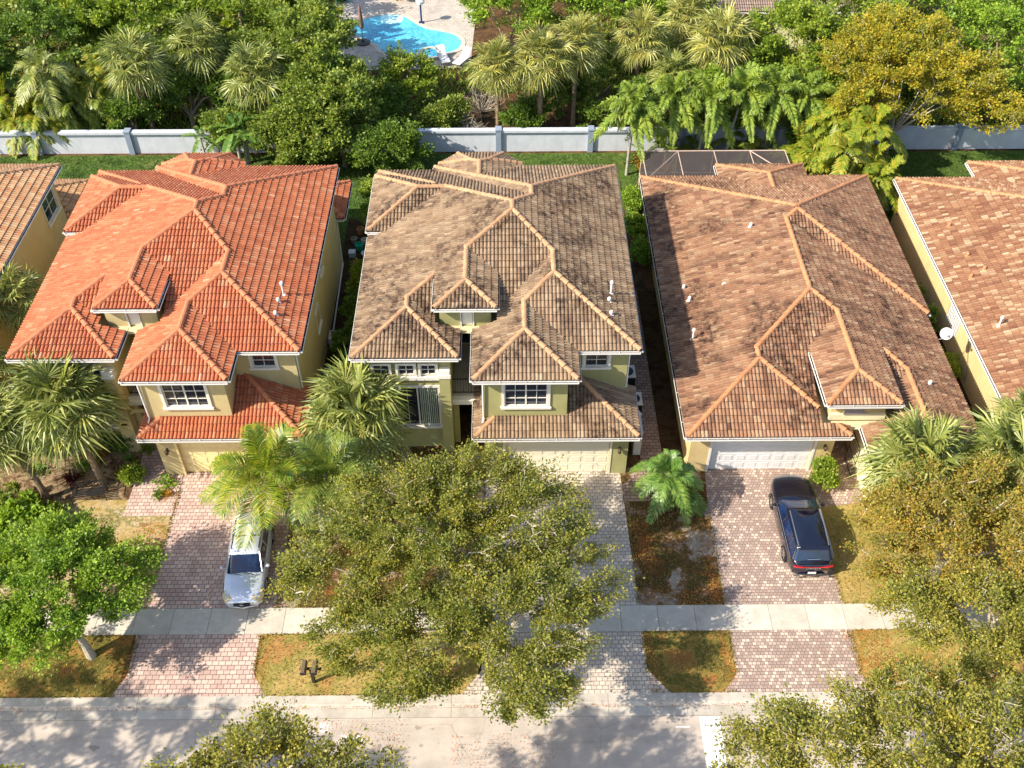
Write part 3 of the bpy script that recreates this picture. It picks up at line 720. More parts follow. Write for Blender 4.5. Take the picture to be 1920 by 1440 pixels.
# ------------------------------------------------------------------ single-storey houses on the right
def single_storey():
    org = (14.5, 40, 0)
    house = thing('house', org, 'golden stucco one storey house with terracotta roof behind the black car', 'house')
    z = 3.05
    Wp, Ep = W_(7.925, .381, z), E_(20.962, .384, z)
    zD = z+.384*(20.962-17.349)
    F = ([Wp, E_(15.306, .375, z), S_(30.114, .38, z)], rect(7.925, 15.306, 30.114, 36))
    S2 = ([Wp, Ep, S_(30.773, .375, z)], rect(7.925, 14.55, 31.45, 40)); S2c = ([Wp, Ep, S_(30.773, .375, z)], rect(14.4, 17.2, 33.4, 40))
    GS = ([Ep, S_(30.329, .331, z)], rect(17.36, 20.962, 32.1, 38))
    MN = ([Wp, Ep, S_(30.773, .375, z), N_(50.687, .399, z)], rect(7.925, 20.962, 35, 50.687))
    K = ([Wp, E_(21.175, .454, z), S_(38.309, .519, z), N_(50.687, .399, z)], rect(7.925, 21.175, 38.309, 50.687))
    D = ([W_(14.03, .426, zD), Ep, S_(30.738, .433, zD)], rect(14.03, 17.349, 30.738, 37))
    G = ([W_(15.838, .392, z), Ep, S_(30.329, .331, z)], rect(15.838, 20.962, 33.0, 36.0))
    G2 = ([W_(15.838, .392, z), Ep, S_(28.0, .40, z)], rect(15.838, 20.962, 28.0, 33.6))
    T = ([W_(12.471, .47, z), E_(17.64, .44, z), N_(51.933, .44, z)], rect(12.471, 17.64, 46, 51.933))
    vols = [F, S2, MN, K, D, G, G2, T, S2c, GS]
    ext = [((17.349, 30.738, zD), (17.349, 33.6, zD), (1, 0)), ((17.349, 30.738, zD), (17.349, 30.741, zD), (1, 0))][:1]
    roof = make_roof(vols, M_TILE_TERRA, M_CAP_TERRA, house, org, 21, ext)
    w = MB(); zt = 2.84
    wall_x(w, 8.35, 30.75, 50.2, 0, zt, d=1); wall_y(w, 30.75, 8.571, 14.9, 0, zt, [(9.35, 14.0, 0, 2.1)]); wall_x(w, 14.9, 30.971, 33.5, 0, zt, d=-1)
    wall_x(w, 20.6, 28.4, 50.2, 0, zt, d=-1); wall_y(w, 50.2, 8.571, 20.379, 0, zt, d=1)
    wall_y(w, 33.5, 14.2, 16.25, 0, zt); wall_x(w, 16.28, 28.6, 33.5, 0, 2.8, d=1); wall_y(w, 28.4, 16.501, 20.379, 0, zt)
    wall_y(w, 31.25, 14.5, 16.95, 2.9, 4.2, [(15.15, 16.0, 3.5, 4.1)]); w.box(14.5, 14.7, 31.471, 34, 2.9, 4.2); w.box(16.75, 16.95, 31.471, 34, 2.9, 4.2)
    w.build('wall', M_GOLD, house, org)
    m = MB(); m.box(16.262, 16.278, 28.6, 31.2, .02, 2.78); m.box(14.45, 16.98, 31.15, 31.249, 3.05, 3.42); m.build('pale_wall_face', M_CREAMW, house, org)
    m = MB(); m.box(15.17, 15.98, 31.3, 31.33, 3.52, 4.08); m.box(15.08, 16.07, 31.14, 31.248, 3.42, 3.5); m.build('dormer_shutter', plain('lilac_grey_shutter', 'B9B0B2', .7), house, org)
    garage_door(house, org, 30.75, 9.35, 14.0, 2.1, M_DOORW); coach_lamp(house, org, 14.5, 30.75, 1.75)
    def zW(x): return z+.381*(x-7.925)
    vent_pipe(roof, org, 8.95, 36.1, zW(8.95), .6)
    for x, y in ((9.0, 39.9), (9.15, 38.9), (12.75, 43.2)): vent_pipe(roof, org, x, y, zW(x)+.02, .14, .06)
    vent_pipe(roof, org, 10.9, 39.4, zW(10.9)+.02, .07, .04, False); vent_pipe(roof, org, 19.3, 32.7, z+.384*(20.962-19.3), .14, .06)
    # satellite dish on the east eave
    m = MB(); m.lathe((0, 0, 0), [(.0, .0), (.13, .012), (.24, .04), (.29, .068), (.30, .072), (.29, .077), (.0, .02)], 20)
    M_ = Vector((-.15, -.75, .55)).normalized().to_track_quat('Z', 'Y').to_matrix(); m.v = [tuple(M_ @ Vector(q)+Vector((21.25, 36.35, 3.55))) for q in m.v]
    d = m.build('satellite_dish', M_DOORW, house, org)
    m = MB(); m.tube([(20.9, 36.5, 3.0), (21.2, 36.45, 3.1), (21.25, 36.42, 3.5)], .025, 6); m.tube([(21.25, 36.38, 3.3), (21.2, 35.95, 3.75)], .015, 5); m.box(21.15, 21.25, 35.88, 35.98, 3.7, 3.8); m.build('dish_arm', M_LEAD, d, org)
    # entry gate leaf of dark metal
    m = MB(); 
    for a in ((30.3, 30.34), (31.4, 31.44)): m.box(15.95, 15.99, *a, .05, 1.95)
    for zz in (.05, .95, 1.9): m.box(15.955, 15.985, 30.341, 31.399, zz, zz+.05)
    for k in range(6): m.box(15.96, 15.98, 30.45+k*.16, 30.46+k*.16, .101, 1.899)
    m.build('entry_gate', M_IRON, house, org)
    # screened pool cage behind the house
    cage = thing('screen_enclosure', (12.7, 52.5, 0), 'bronze framed screened patio cage behind the terracotta roofed house, in front of the white wall', 'screen enclosure')
    co = (12.7, 52.5, 0); m = MB(); zt = 2.75; X0, X1, Y0, Y1 = 8.35, 17.1, 50.95, 54.0; r = .035
    xs = [X0, 10.55, 12.75, 14.95, X1]
    for x in xs: m.tube([(x, Y1, 0), (x, Y1, zt)], r, 4); m.tube([(x, Y1, zt), (x, Y0, zt)], r, 4)
    m.tube([(X0, Y1, zt), (X1, Y1, zt)], r*1.2, 4); m.tube([(X0, Y1, 1.2), (X1, Y1, 1.2)], r, 4); m.tube([(X0, Y0, zt), (X1, Y0, zt)], r, 4)
    for x in (X0, X1): m.tube([(x, Y0, 0), (x, Y0, zt)], r, 4); m.tube([(x, Y0, 1.2), (x, Y1, 1.2)], r, 4)
    m.tube([(X0, Y0, zt), (xs[1], Y1, zt)], r, 4); m.tube([(X1, Y0, zt), (xs[3], Y1, zt)], r, 4); m.tube([(X0, Y0, 1.2), (xs[1], Y1, zt-.1)], r, 4)
    m.build('frame', plain('pinkish_bronze_frame', 'B49C8C', .5), cage, co)
    t = NT('screen_mesh', .8, .1); t.base('5A5250'); tr = t.new('ShaderNodeBsdfTransparent'); ms = t.new('ShaderNodeMixShader'); ms.inputs[0].default_value = .42
    t.l.new(tr.outputs[0], ms.inputs[1]); t.l.new(t.b.outputs[0], ms.inputs[2]); t.l.new(ms.outputs[0], t.out.inputs[0])
    m = MB(); m.box(X0, X1, Y0, Y1, zt-.006, zt-.002); m.box(X0, X1, Y1-.006, Y1-.002, .05, zt-.01); m.box(X0, X0+.004, Y0, Y1-.01, .05, zt-.01); m.box(X1-.004, X1, Y0, Y1-.01, .05, zt-.01)
    m.build('screen_mesh', t.m, cage, co)
    return house
single_storey()
def right_house():
    org = (29.5, 40, 0); z = 3.05
    house = thing('house', org, 'golden stucco one storey house with pale and brown blended tile roof at the right edge', 'house')
    Wp = W_(22.75, .37, z)
    MN = ([Wp, E_(37, .37, z), S_(27.5, .38, z), N_(50.4, .40, z)], rect(22.75, 37, 27.5, 50.4))
    T = ([W_(27.55, .4, z), E_(33.2, .4, z), N_(52.1, .4, z)], rect(27.55, 33.2, 46, 52.1))
    roof = make_roof([MN, T], M_TILE_MIX, M_CAP_MIX, house, org, 31)
    w = MB(); wall_x(w, 23.15, 28, 50.0, 0, 2.84, d=1); wall_y(w, 50.0, 23.371, 36.4, 0, 2.84, d=1); wall_y(w, 28, 23.371, 36.4, 0, 2.84); wall_x(w, 36.4, 28, 50.2, 0, 2.84, d=-1)
    w.build('wall', M_GOLD, house, org)
    m = MB(); m.box(23.09, 23.148, 38.6, 40.1, 1.25, 2.65); g = m.build('glass_block_window', plain('pale_glass_block', 'D8D8D6', .2, .6, var=.1), house, org)
    m = MB()
    for k in range(8): m.box(23.075, 23.089, 38.6+k*.21, 38.62+k*.21, 1.25, 2.65)
    for k in range(7): m.box(23.07, 23.074, 38.6, 40.09, 1.25+k*.23, 1.27+k*.23)
    m.build('mortar_grid', M_LEAD, g, org)
    m = MB(); m.tube([(23.12, 36.3, .4), (23.1, 36.35, .9), (23.1, 37.9, 2.8)], .018, 5); m.build('cable', M_LEAD, house, org)
    zW = lambda x: z+.37*(x-22.75)
    vent_pipe(roof, org, 24.0, 36.9, zW(24.0), .5)
    for x, y in ((24.1, 45.0), (24.2, 42.3), (23.9, 40.7), (24.6, 41.0)): vent_pipe(roof, org, x, y, zW(x)+.02, .09, .06, True, M_CAP_MIX)
right_house()

# ------------------------------------------------------------------ ground, road, kerbs, paving
def sheet(name, poly, z, mat, kind='structure', thick=0):
    m = MB()
    if thick: m.prism(poly, z-thick, z)
    else: m.sheet(poly, z)
    return tag(m.build(name, mat), kind=kind)
m = MB(); R_ = -.13
for (y0, z0), (y1, z1) in zip([(-260, 0), (10.6, 0), (10.6, R_), (19.35, R_), (19.35, 0)], [(10.6, 0), (10.6, R_), (19.35, R_), (19.35, 0), (420, 0)]):
    m.add([(-320, y0, z0), (320, y0, z0), (320, y1, z1), (-320, y1, z1)], [(0, 1, 2, 3)])
tag(m.build('ground', M_MULCH), kind='structure')
sheet('road', rect(-120, 120, 10.8, 18.62), R_+.004, M_ROAD)
m = MB()
x = -60
while x < 60:
    L = 3.04; a, b = x+.006, x+L-.006
    for ya, yb, za in ((18.63, 19.02, R_+.012), ):
        m.box(a, b, ya, yb, R_-.05, za)
    m.add([(a, 19.03, R_), (b, 19.03, R_), (b, 19.5, -.05), (a, 19.5, -.05), (a, 19.03, R_+.01), (b, 19.03, R_+.01), (b, 19.14, .02), (a, 19.14, .02), (a, 19.5, .03), (b, 19.5, .03)],
          [(0, 1, 5, 4), (4, 5, 6, 7), (7, 6, 9, 8), (8, 9, 2, 3), (0, 4, 7, 8, 3), (1, 2, 9, 6, 5)])
    x += L
tag(m.build('kerb', M_KERB), kind='structure')
m = MB(); x = -60.25
while x < 60: m.box(x+.008, x+1.545-.008, 22.26, 23.48, -.05, .022); x += 1.545
tag(m.build('sidewalk', M_WALK), kind='structure')
sheet('far_sidewalk', rect(-60, 60, 7.2, 8.5), .012, M_WALK)
AP1 = [(-15.51, 19.5), (-9.5, 19.5), (-10.1, 20.45), (-10.15, 22.25), (-15.2, 22.25), (-15.1, 20.45)]
AP2 = [(-1.9, 19.5), (6.32, 19.5), (5.5, 20.5), (5.48, 22.25), (-1.1, 22.25), (-1.1, 20.5)]
AP3 = [(8.4, 19.5), (14.6, 19.5), (13.9, 20.3), (14.05, 22.25), (9.06, 22.25), (9.0, 20.3)]
sheet('driveway_apron', AP1, .012, M_PAVE1); sheet('driveway_apron', AP2, .012, M_PAVE2); sheet('driveway_apron', AP3, .012, M_PAVE3)
sheet('driveway', [(-15.12, 23.5), (-9.62, 23.5), (-9.3, 30.9), (-15.1, 30.9)], .012, M_PAVE1)
sheet('footpath', [(-17.35, 28.36), (-15.13, 28.36), (-15.11, 30.7), (-15.9, 31.5), (-16.3, 34), (-17.6, 34), (-17.3, 31)], .014, M_PAVE1)
sheet('driveway', [(-1.1, 23.5), (5.44, 23.5), (5.25, 30.9), (-1.0, 30.9)], .012, M_PAVE2)
sheet('driveway', [(9.03, 23.5), (13.98, 23.5), (14.12, 28.6), (16.26, 28.8), (16.26, 33.4), (14.9, 33.4), (14.9, 31), (9.25, 31), (9.1, 28.9)], .012, M_PAVE3)
sheet('footpath', [(5.27, 29.0), (6.5, 29.0), (6.5, 30.2), (7.35, 31.5), (7.3, 44), (6.35, 44), (6.3, 31), (5.3, 29.9)], .012, M_PAVE4)
# planting beds, lawns and verges
sheet('verge', rect(-40, -15.3, 19.5, 22.26), .004, M_SWALE); sheet('verge', [(-9.9, 19.5), (-1.3, 19.5), (-1.05, 22.26), (-10.2, 22.26)], .004, M_YARD3)
sheet('verge', [(5.6, 19.5), (9, 19.5), (9.1, 22.26), (5.45, 22.26)], .004, M_SWALE); sheet('verge', rect(13.8, 40, 19.5, 22.26), .004, M_YARD3)
sheet('front_yard', rect(-40, -15.0, 23.49, 29.3), .004, M_YARD1); sheet('planting_bed', rect(-40, -16.4, 29.301, 33.5), .004, M_BED)
sheet('front_yard', rect(-9.7, -1.0, 23.49, 32.5), .004, M_YARD2); sheet('front_yard', [(5.2, 23.49), (9.1, 23.49), (9.2, 31), (5.2, 31)], .004, M_YARD2)
sheet('front_yard', rect(13.9, 40, 23.49, 29.5), .004, M_YARD3)
sheet('side_yard', rect(-9.6, -6.4, 32.6, 51), .004, M_SOIL); sheet('side_yard', rect(7.2, 8.4, 31.001, 44), .004, M_SOIL)
sheet('side_yard', rect(20.5, 23.2, 29.6, 52), .004, M_SOIL); sheet('side_yard', rect(-24.3, -21.2, 32, 46), .004, M_SOIL)
sheet('lawn', [(-40, 46.6), (-9.6, 46.6), (-9.6, 51), (-7.0, 51), (-7.0, 46.1), (5.6, 46.1), (5.6, 43.6), (7.15, 43.6), (7.3, 58.2), (-40, 58.2)], .008, M_LAWN)
sheet('lawn', rect(7.31, 40, 50.5, 58.2), .008, M_LAWN)
# blades and fallen leaves
def scatter(name, regs, n, size, mat, seed, up=.8, kind='stuff'):
    r = np.random.default_rng(seed); P = []; ar = np.array([area(q) for q in regs]); ar /= ar.sum()
    for q, a in zip(regs, ar):
        k = int(n*a); xs = [p[0] for p in q]; ys = [p[1] for p in q]; hp = halfplanes(q if sum(q[i][0]*q[(i+1) % len(q)][1]-q[(i+1) % len(q)][0]*q[i][1] for i in range(len(q))) > 0 else q[::-1])
        x = r.uniform(min(xs), max(xs), k*2); y = r.uniform(min(ys), max(ys), k*2); ok = np.ones(k*2, bool)
        for A, B, C in hp: ok &= (A+B*x+C*y > 0)
        P.append(np.stack([x[ok], y[ok]], 1)[:k])
    P = np.concatenate(P); N = len(P); th = r.uniform(0, 2*pi, N); s = size*r.uniform(.6, 1.4, N); w = s*.22
    lean = r.normal(0, .45, (N, 2)); d = np.stack([np.cos(th), np.sin(th)], 1)
    z = np.full(N, .012); V = np.zeros((N, 3, 3)); V[:, 0, :2] = P-d*w[:, None]; V[:, 1, :2] = P+d*w[:, None]; V[:, 0, 2] = z; V[:, 1, 2] = z
    V[:, 2, :2] = P+lean*s[:, None]+(0 if up > .5 else d[:, ::-1]*s[:, None]*.8); V[:, 2, 2] = z+s*up
    o = npmesh(name, V, N, 3, mat); return tag(o, kind=kind)
tag(scatter('lawn_grass', [rect(-40, -9.6, 46.8, 58.1), rect(-9.5, -6.9, 51, 58.1), rect(-6.8, 7.0, 46.5, 58.1), rect(5.9, 7.1, 43.7, 46.5), rect(8, 30, 51, 58.1)], 90000, .10, L_GRASSG, 1), 'short bright green grass of the back lawns', 'grass')
tag(scatter('dry_grass', [rect(-40, -15.6, 19.6, 22.2), [(-9.8, 19.6), (-1.3, 19.6), (-1.1, 22.2), (-10.0, 22.2)], [(5.8, 19.9), (8.8, 19.9), (9, 22.2), (5.6, 22.2)], rect(14.2, 34, 19.6, 22.2), rect(-30, -17.5, 23.6, 28.5), rect(14.3, 34, 23.6, 28.4), rect(5.4, 8.9, 23.6, 28.8), rect(-9.4, -1.2, 23.6, 30)], 60000, .075, L_GRASSD, 2), 'dry straw coloured grass of the verges and front yards', 'grass')
lit = [rect(-25, -9.5, 18.98, 19.08), rect(-9.5, 20, 18.97, 19.05), [(5.5, 19.6), (6.2, 19.6), (5.75, 22.2), (5.45, 22.2)], rect(5.5, 6.2, 23.6, 28), rect(8.5, 9, 19.9, 28), rect(5.6, 9, 23.55, 24.3), rect(14, 15.5, 19.6, 22.2), rect(-15.9, -15.2, 20, 22.2), rect(-10.1, -9.6, 20, 22.2), rect(13.6, 14.6, 21.8, 22.5), rect(-16.6, -15.2, 23.6, 28), rect(-9.7, -9.2, 23.6, 28), rect(14, 30, 19.5, 21)]
tag(scatter('leaf_litter', lit, 16000, .07, L_LITTER, 3, .15), 'orange fallen leaves along the kerb and paving edges', 'leaf litter')
tag(scatter('leaf_litter', [rect(-20, 20, 12, 18.5), rect(-15, 14, 22.3, 31), rect(-15, 6, 19.6, 22)], 900, .06, L_LITTER, 4, .15), 'scattered fallen leaves on the road and driveways', 'leaf litter')
tag(scatter('leaf_litter', [rect(-2.2, 1.8, 16.2, 17.9), rect(-8, -4, 17.2, 18.5)], 900, .07, L_LITTER, 5, .12), 'brown fallen leaves in the middle of the road', 'leaf litter')
eg = [rect(-15.2, -15.04, 23.5, 30), rect(-9.74, -9.55, 23.5, 30), rect(5.36, 5.5, 23.5, 29), rect(8.97, 9.12, 23.5, 29), rect(13.9, 14.1, 23.5, 28.6), rect(-15.2, -15.0, 20.4, 22.2), rect(-10.2, -10.0, 20.4, 22.2), rect(5.38, 5.6, 20.4, 22.2), rect(8.9, 9.1, 20.2, 22.2), rect(13.8, 14.05, 20.2, 22.2)] + [rect(a, b, y, y+.08) for a, b in ((-40, -15.3), (-9.9, -1.2), (5.6, 9), (14, 40)) for y in (22.18, 23.46, 19.48)]
tag(scatter('edge_grass', eg, 9000, .10, L_GRASSD, 6), 'ragged dry grass creeping over the edges of the paving', 'grass')
# markings
m = MB(); m.sheet([(7.3, 18.58), (8.08, 18.58), (8.05, 10.9), (7.34, 10.9)], R_+.009); tag(m.build('stop_line', M_PAINTW), 'wide white painted bar across the road', 'road marking')
def strokes(name, segs, ox, oy, s, label):
    m = MB()
    for i, (a, b) in enumerate(segs):
        p, q = Vector((ox+a[0]*s, oy+a[1]*s)), Vector((ox+b[0]*s, oy+b[1]*s)); d = (q-p).normalized(); n = Vector((-d.y, d.x))*.018
        m.add([(*(p-n), R_+.008+i*.0004), (*(q-n), R_+.008+i*.0004), (*(q+n), R_+.008+i*.0004), (*(p+n), R_+.008+i*.0004)], [(0, 1, 2, 3)])
    return tag(m.build(name, M_PAINTW), label, 'road marking')
def glyph10(x): return [((x, .25), (x, .75)), ((x+.18, .3), (x+.18, .7)), ((x+.18, .7), (x+.36, .7)), ((x+.36, .7), (x+.36, .3)), ((x+.36, .3), (x+.18, .3)), ((x+.62, .6), (x+.62, .05)), ((x+.62, .05), (x-.1, .05)), ((x+.75, .35), (x+.95, .35))]
strokes('survey_mark', glyph10(0)+[((.2, .04), (.3, -.15))], -7.2, 18.1, .45, 'white sprayed survey number ten with a bracket, nearest the kerb')
strokes('survey_mark', glyph10(0)+glyph10(1.1), -6.35, 17.6, .45, 'white sprayed pair of bracketed tens further out on the road')
m = MB(); m.sheet(rect(6.35, 6.9, 18.15, 18.19), R_+.008); tag(m.build('paint_dash', M_PAINTW), 'short thin white dash on the road left of the wide bar', 'road marking')
m = MB(); m.sheet(rect(-10.7, -10.52, 22.8, 22.83), .027); tag(m.build('paint_dash', plain('blue_spray', '2A3E6E')), 'short dark blue sprayed dash on the sidewalk', 'road marking')

# ------------------------------------------------------------------ boundary wall, light pole
wall = thing('boundary_wall', (0, 58.4, 0), 'long white boundary wall with blue grey posts behind the back lawns', 'wall')
wo = (0, 58.4, 0); px = [-.46+6.03*i for i in range(-8, 9)]
m = MB()
for a, b in zip(px[:-1], px[1:]): m.box(a+.18, b-.18, 58.45, 58.6, 0, 1.42)
m.build('panel', M_WHITEW, wall, wo)
m = MB()
for a, b in zip(px[:-1], px[1:]): m.box(a+.18, b-.18, 58.32, 58.72, 1.46, 1.62); m.box(a+.18, b-.18, 58.42, 58.64, 1.421, 1.459)
m.build('coping', plain('grey_white_coping', 'C4C8D0', .8), wall, wo)
for a in px:
    m = MB(); m.box(a-.175, a+.175, 58.28, 58.74, 0, 1.62); m.box(a-.21, a+.21, 58.24, 58.78, 1.621, 1.72); m.build('post', M_GREYPOST, wall, wo)
p = thing('lamp_pole', (-27.1, 61.3, 0), 'thin leaning grey pole behind the white wall between the palms at the upper left', 'pole')
m = MB(); m.tube([(0, 0, 0), (-.15, .1, 3.2), (-.2, .15, 4.2)], [.07, .06, .05], 8); m.build('shaft', M_LEAD, p)
m = MB(); m.box(-.5, -.1, .05, .25, 4.2, 4.3); m.build('lamp_head', M_LEAD, p)

# ------------------------------------------------------------------ pool behind
PO = [(-11.9, 76.6), (-11.3, 77.7), (-10.3, 78.4), (-9.0, 78.7), (-8.0, 78.3), (-7.2, 77.3), (-6.3, 76.3), (-5.2, 75.8), (-4.0, 75.2), (-3.4, 74.2), (-3.5, 73.0), (-4.2, 72.3), (-5.2, 72.1), (-6.4, 71.9), (-7.8, 71.9), (-8.8, 72.1), (-9.5, 72.8), (-9.8, 73.6), (-10.6, 74.2), (-11.5, 75.2)]
def smooth_poly(P, k=4):
    n = len(P); out = []
    for i in range(n):
        p0, p1, p2, p3 = [Vector(P[(i+j-1) % n]) for j in range(4)]
        for s in range(k):
            t = s/k; q = .5*((2*p1)+(-p0+p2)*t+(2*p0-5*p1+4*p2-p3)*t*t+(-p0+3*p1-3*p2+p3)*t**3); out.append((q.x, q.y))
    return out
def grow(P, d):
    n = len(P); out = []
    for i in range(n):
        a, b = Vector(P[i-1]), Vector(P[(i+1) % n]); t = (b-a).normalized(); out.append((P[i][0]-t.y*d*-1*-1, P[i][1]+t.x*d))
    return out
PS = smooth_poly(PO); s_ = sum(PS[i][0]*PS[(i+1) % len(PS)][1]-PS[(i+1) % len(PS)][0]*PS[i][1] for i in range(len(PS)))
if s_ < 0: PS = PS[::-1]
outer = grow(PS, -.35)
sheet('pool_deck', [(-15.5, 69.5), (-2.6, 69.8), (-2.2, 82), (-3, 90), (-20, 90), (-18, 76)], .006, M_PAVE5)
t = NT('pool_water', .05, .6); p_ = t.pos()
c = t.ramp(t.noise(p_, .22, 2), [(.35, '2E92B6'), (.6, '5CC2D2')]); c = t.mix(t.ramp(t.noise(p_, 4, 3, .6, dist=1.5), [(.5, 0.), (.62, .45)]), c, '9AE6EE')
t.base(c); t.bump(t.noise(p_, 5, 3), .25, .03)
sheet('pool_water', PS, .03, t.m)
m = MB(); n = len(PS); m.add([(*q, .05) for q in PS]+[(*q, .05) for q in outer]+[(*q, 0) for q in outer]+[(*q, 0) for q in PS],
   [(i, n+i, n+(i+1) % n, (i+1) % n) for i in range(n)]+[(n+i, 2*n+i, 2*n+(i+1) % n, n+(i+1) % n) for i in range(n)]+[(i, (i+1) % n, 3*n+(i+1) % n, 3*n+i) for i in range(n)])
tag(m.build('pool_coping', M_WALK), kind='structure')
m = MB(); m.lathe((-9.0, 77.9, .032), [(.95, 0), (.95, .01)], 24); m.lathe((-9.0, 78.0, .043), [(.65, 0), (.65, .01)], 24); m.lathe((-9.0, 78.1, .054), [(.38, 0), (.38, .01)], 24)
tag(m.build('pool_steps', plain('pale_aqua_step', 'BDEFF0', .4)), 'round pale steps inside the swimming pool', 'pool steps')
m = MB(); m.lathe((-5.6, 72.0, .0), [(.95, 0), (.95, .18), (.72, .18), (.72, .10), (0.01, .10)], 24); s = tag(m.build('hot_tub', M_WALK), 'round hot tub at the near edge of the swimming pool', 'hot tub')
m = MB(); m.lathe((-5.6, 72.0, .1), [(.71, .0), (.71, .02), (.01, .02)], 24); m.build('water', t.m, s)
# parasol (closed), pool lift, lounge chairs
u = thing('parasol', (-10.9, 73.9, 0), 'closed taupe parasol on a round dark base at the pool edge', 'parasol')
m = MB(); m.lathe((0, 0, 0), [(.55, .02), (.55, .12), (.1, .14), (.1, .3)], 20); m.build('base', plain('dark_grey_base', '4E4A48'), u)
m = MB(); m.tube([(0, 0, .1), (0, 0, 3.1)], .035, 8); m.build('pole', M_LEAD, u)
m = MB(); m.lathe((0, 0, 1.2), [(.12, 0), (.2, .15), (.17, .9), (.1, 1.6), (.03, 1.85)], 9); m.build('canopy', plain('taupe_canvas', '8E7468', .9, var=.3, scale=8), u)
u = thing('pool_lift', (-6.6, 77.3, 0), 'white and blue pool lift standing on the far side of the pool', 'pool lift')
m = MB(); m.tube([(0, 0, 0), (0, 0, 1.5)], .07, 8); m.box(-.2, .2, -.2, .2, 0, .05); m.build('post', plain('navy_plastic', '2A3A6A'), u)
m = MB(); m.lathe((0, 0, 1.5), [(.1, 0), (.32, .1), (.35, .3), (.2, .45), (.02, .5)], 12); m.build('cover', M_DOORW, u)
def lounger(x, y, rz, label):
    u = thing('lounge_chair', (x, y, 0), label, 'lounge chair', 'lounge chairs by the pool', rz)
    m = MB(); m.box(-.33, .33, -.9, .35, .33, .37); m.add([(-.33, .351, .33), (.33, .351, .33), (.33, .95, .85), (-.33, .95, .85), (-.33, .351, .37), (.33, .351, .37), (.33, .93, .89), (-.33, .93, .89)], [(0, 1, 2, 3), (4, 7, 6, 5), (0, 4, 5, 1), (1, 5, 6, 2), (2, 6, 7, 3), (3, 7, 4, 0)]); m.build('sling', M_DOORW, u)
    for sx in (-.34, .34):
        m = MB(); m.tube([(sx, -.9, .35), (sx, .35, .35), (sx, .95, .87)], .02, 5); m.build('side_rail', M_LEAD, u)
        for yy in (-.7, .25): m = MB(); m.tube([(sx, yy, 0), (sx, yy, .34)], .02, 5); m.build('leg', M_LEAD, u)
lounger(-4.6, 70.9, .3, 'white lounge chair closest to the hot tub'); lounger(-3.2, 70.6, -.5, 'white lounge chair turned towards the trees right of the pool')
m = MB(); m.box(-9.0, -4.0, 83.0, 83.15, 0, 1.2); tag(m.build('garden_wall', M_WHITEW), 'low white wall beyond the pool', 'wall')
m = MB(); m.box(-13.9, -12.7, 80.9, 81.5, .35, .45); m.box(-13.8, -13.7, 81.0, 81.4, 0, .349); m.box(-12.9, -12.8, 81.0, 81.4, 0, .349); tag(m.build('bench', plain('teal_plastic', '3E9C96')), 'teal bench beyond the pool at its left', 'bench')

# far house roof at top right
def far_house():
    org = (22, 76, 0); h = thing('house', org, 'far house with pale wall and grey brown roof behind the trees at the top', 'house')
    vols = [([W_(14.5, .35, 3.2), S_(72.0, .35, 3.2), E_(27.5, .35, 3.2), N_(86, .35, 3.2)], rect(14.5, 27.5, 72.0, 86))]
    make_roof(vols, M_TILE_FAR, M_CAP_MIX, h, org, 44)
    w = MB(); wall_y(w, 72.6, 15, 27, 0, 3); wall_x(w, 15, 72.821, 85, 0, 3); w.build('wall', M_CREAMW, h, org)
far_house()

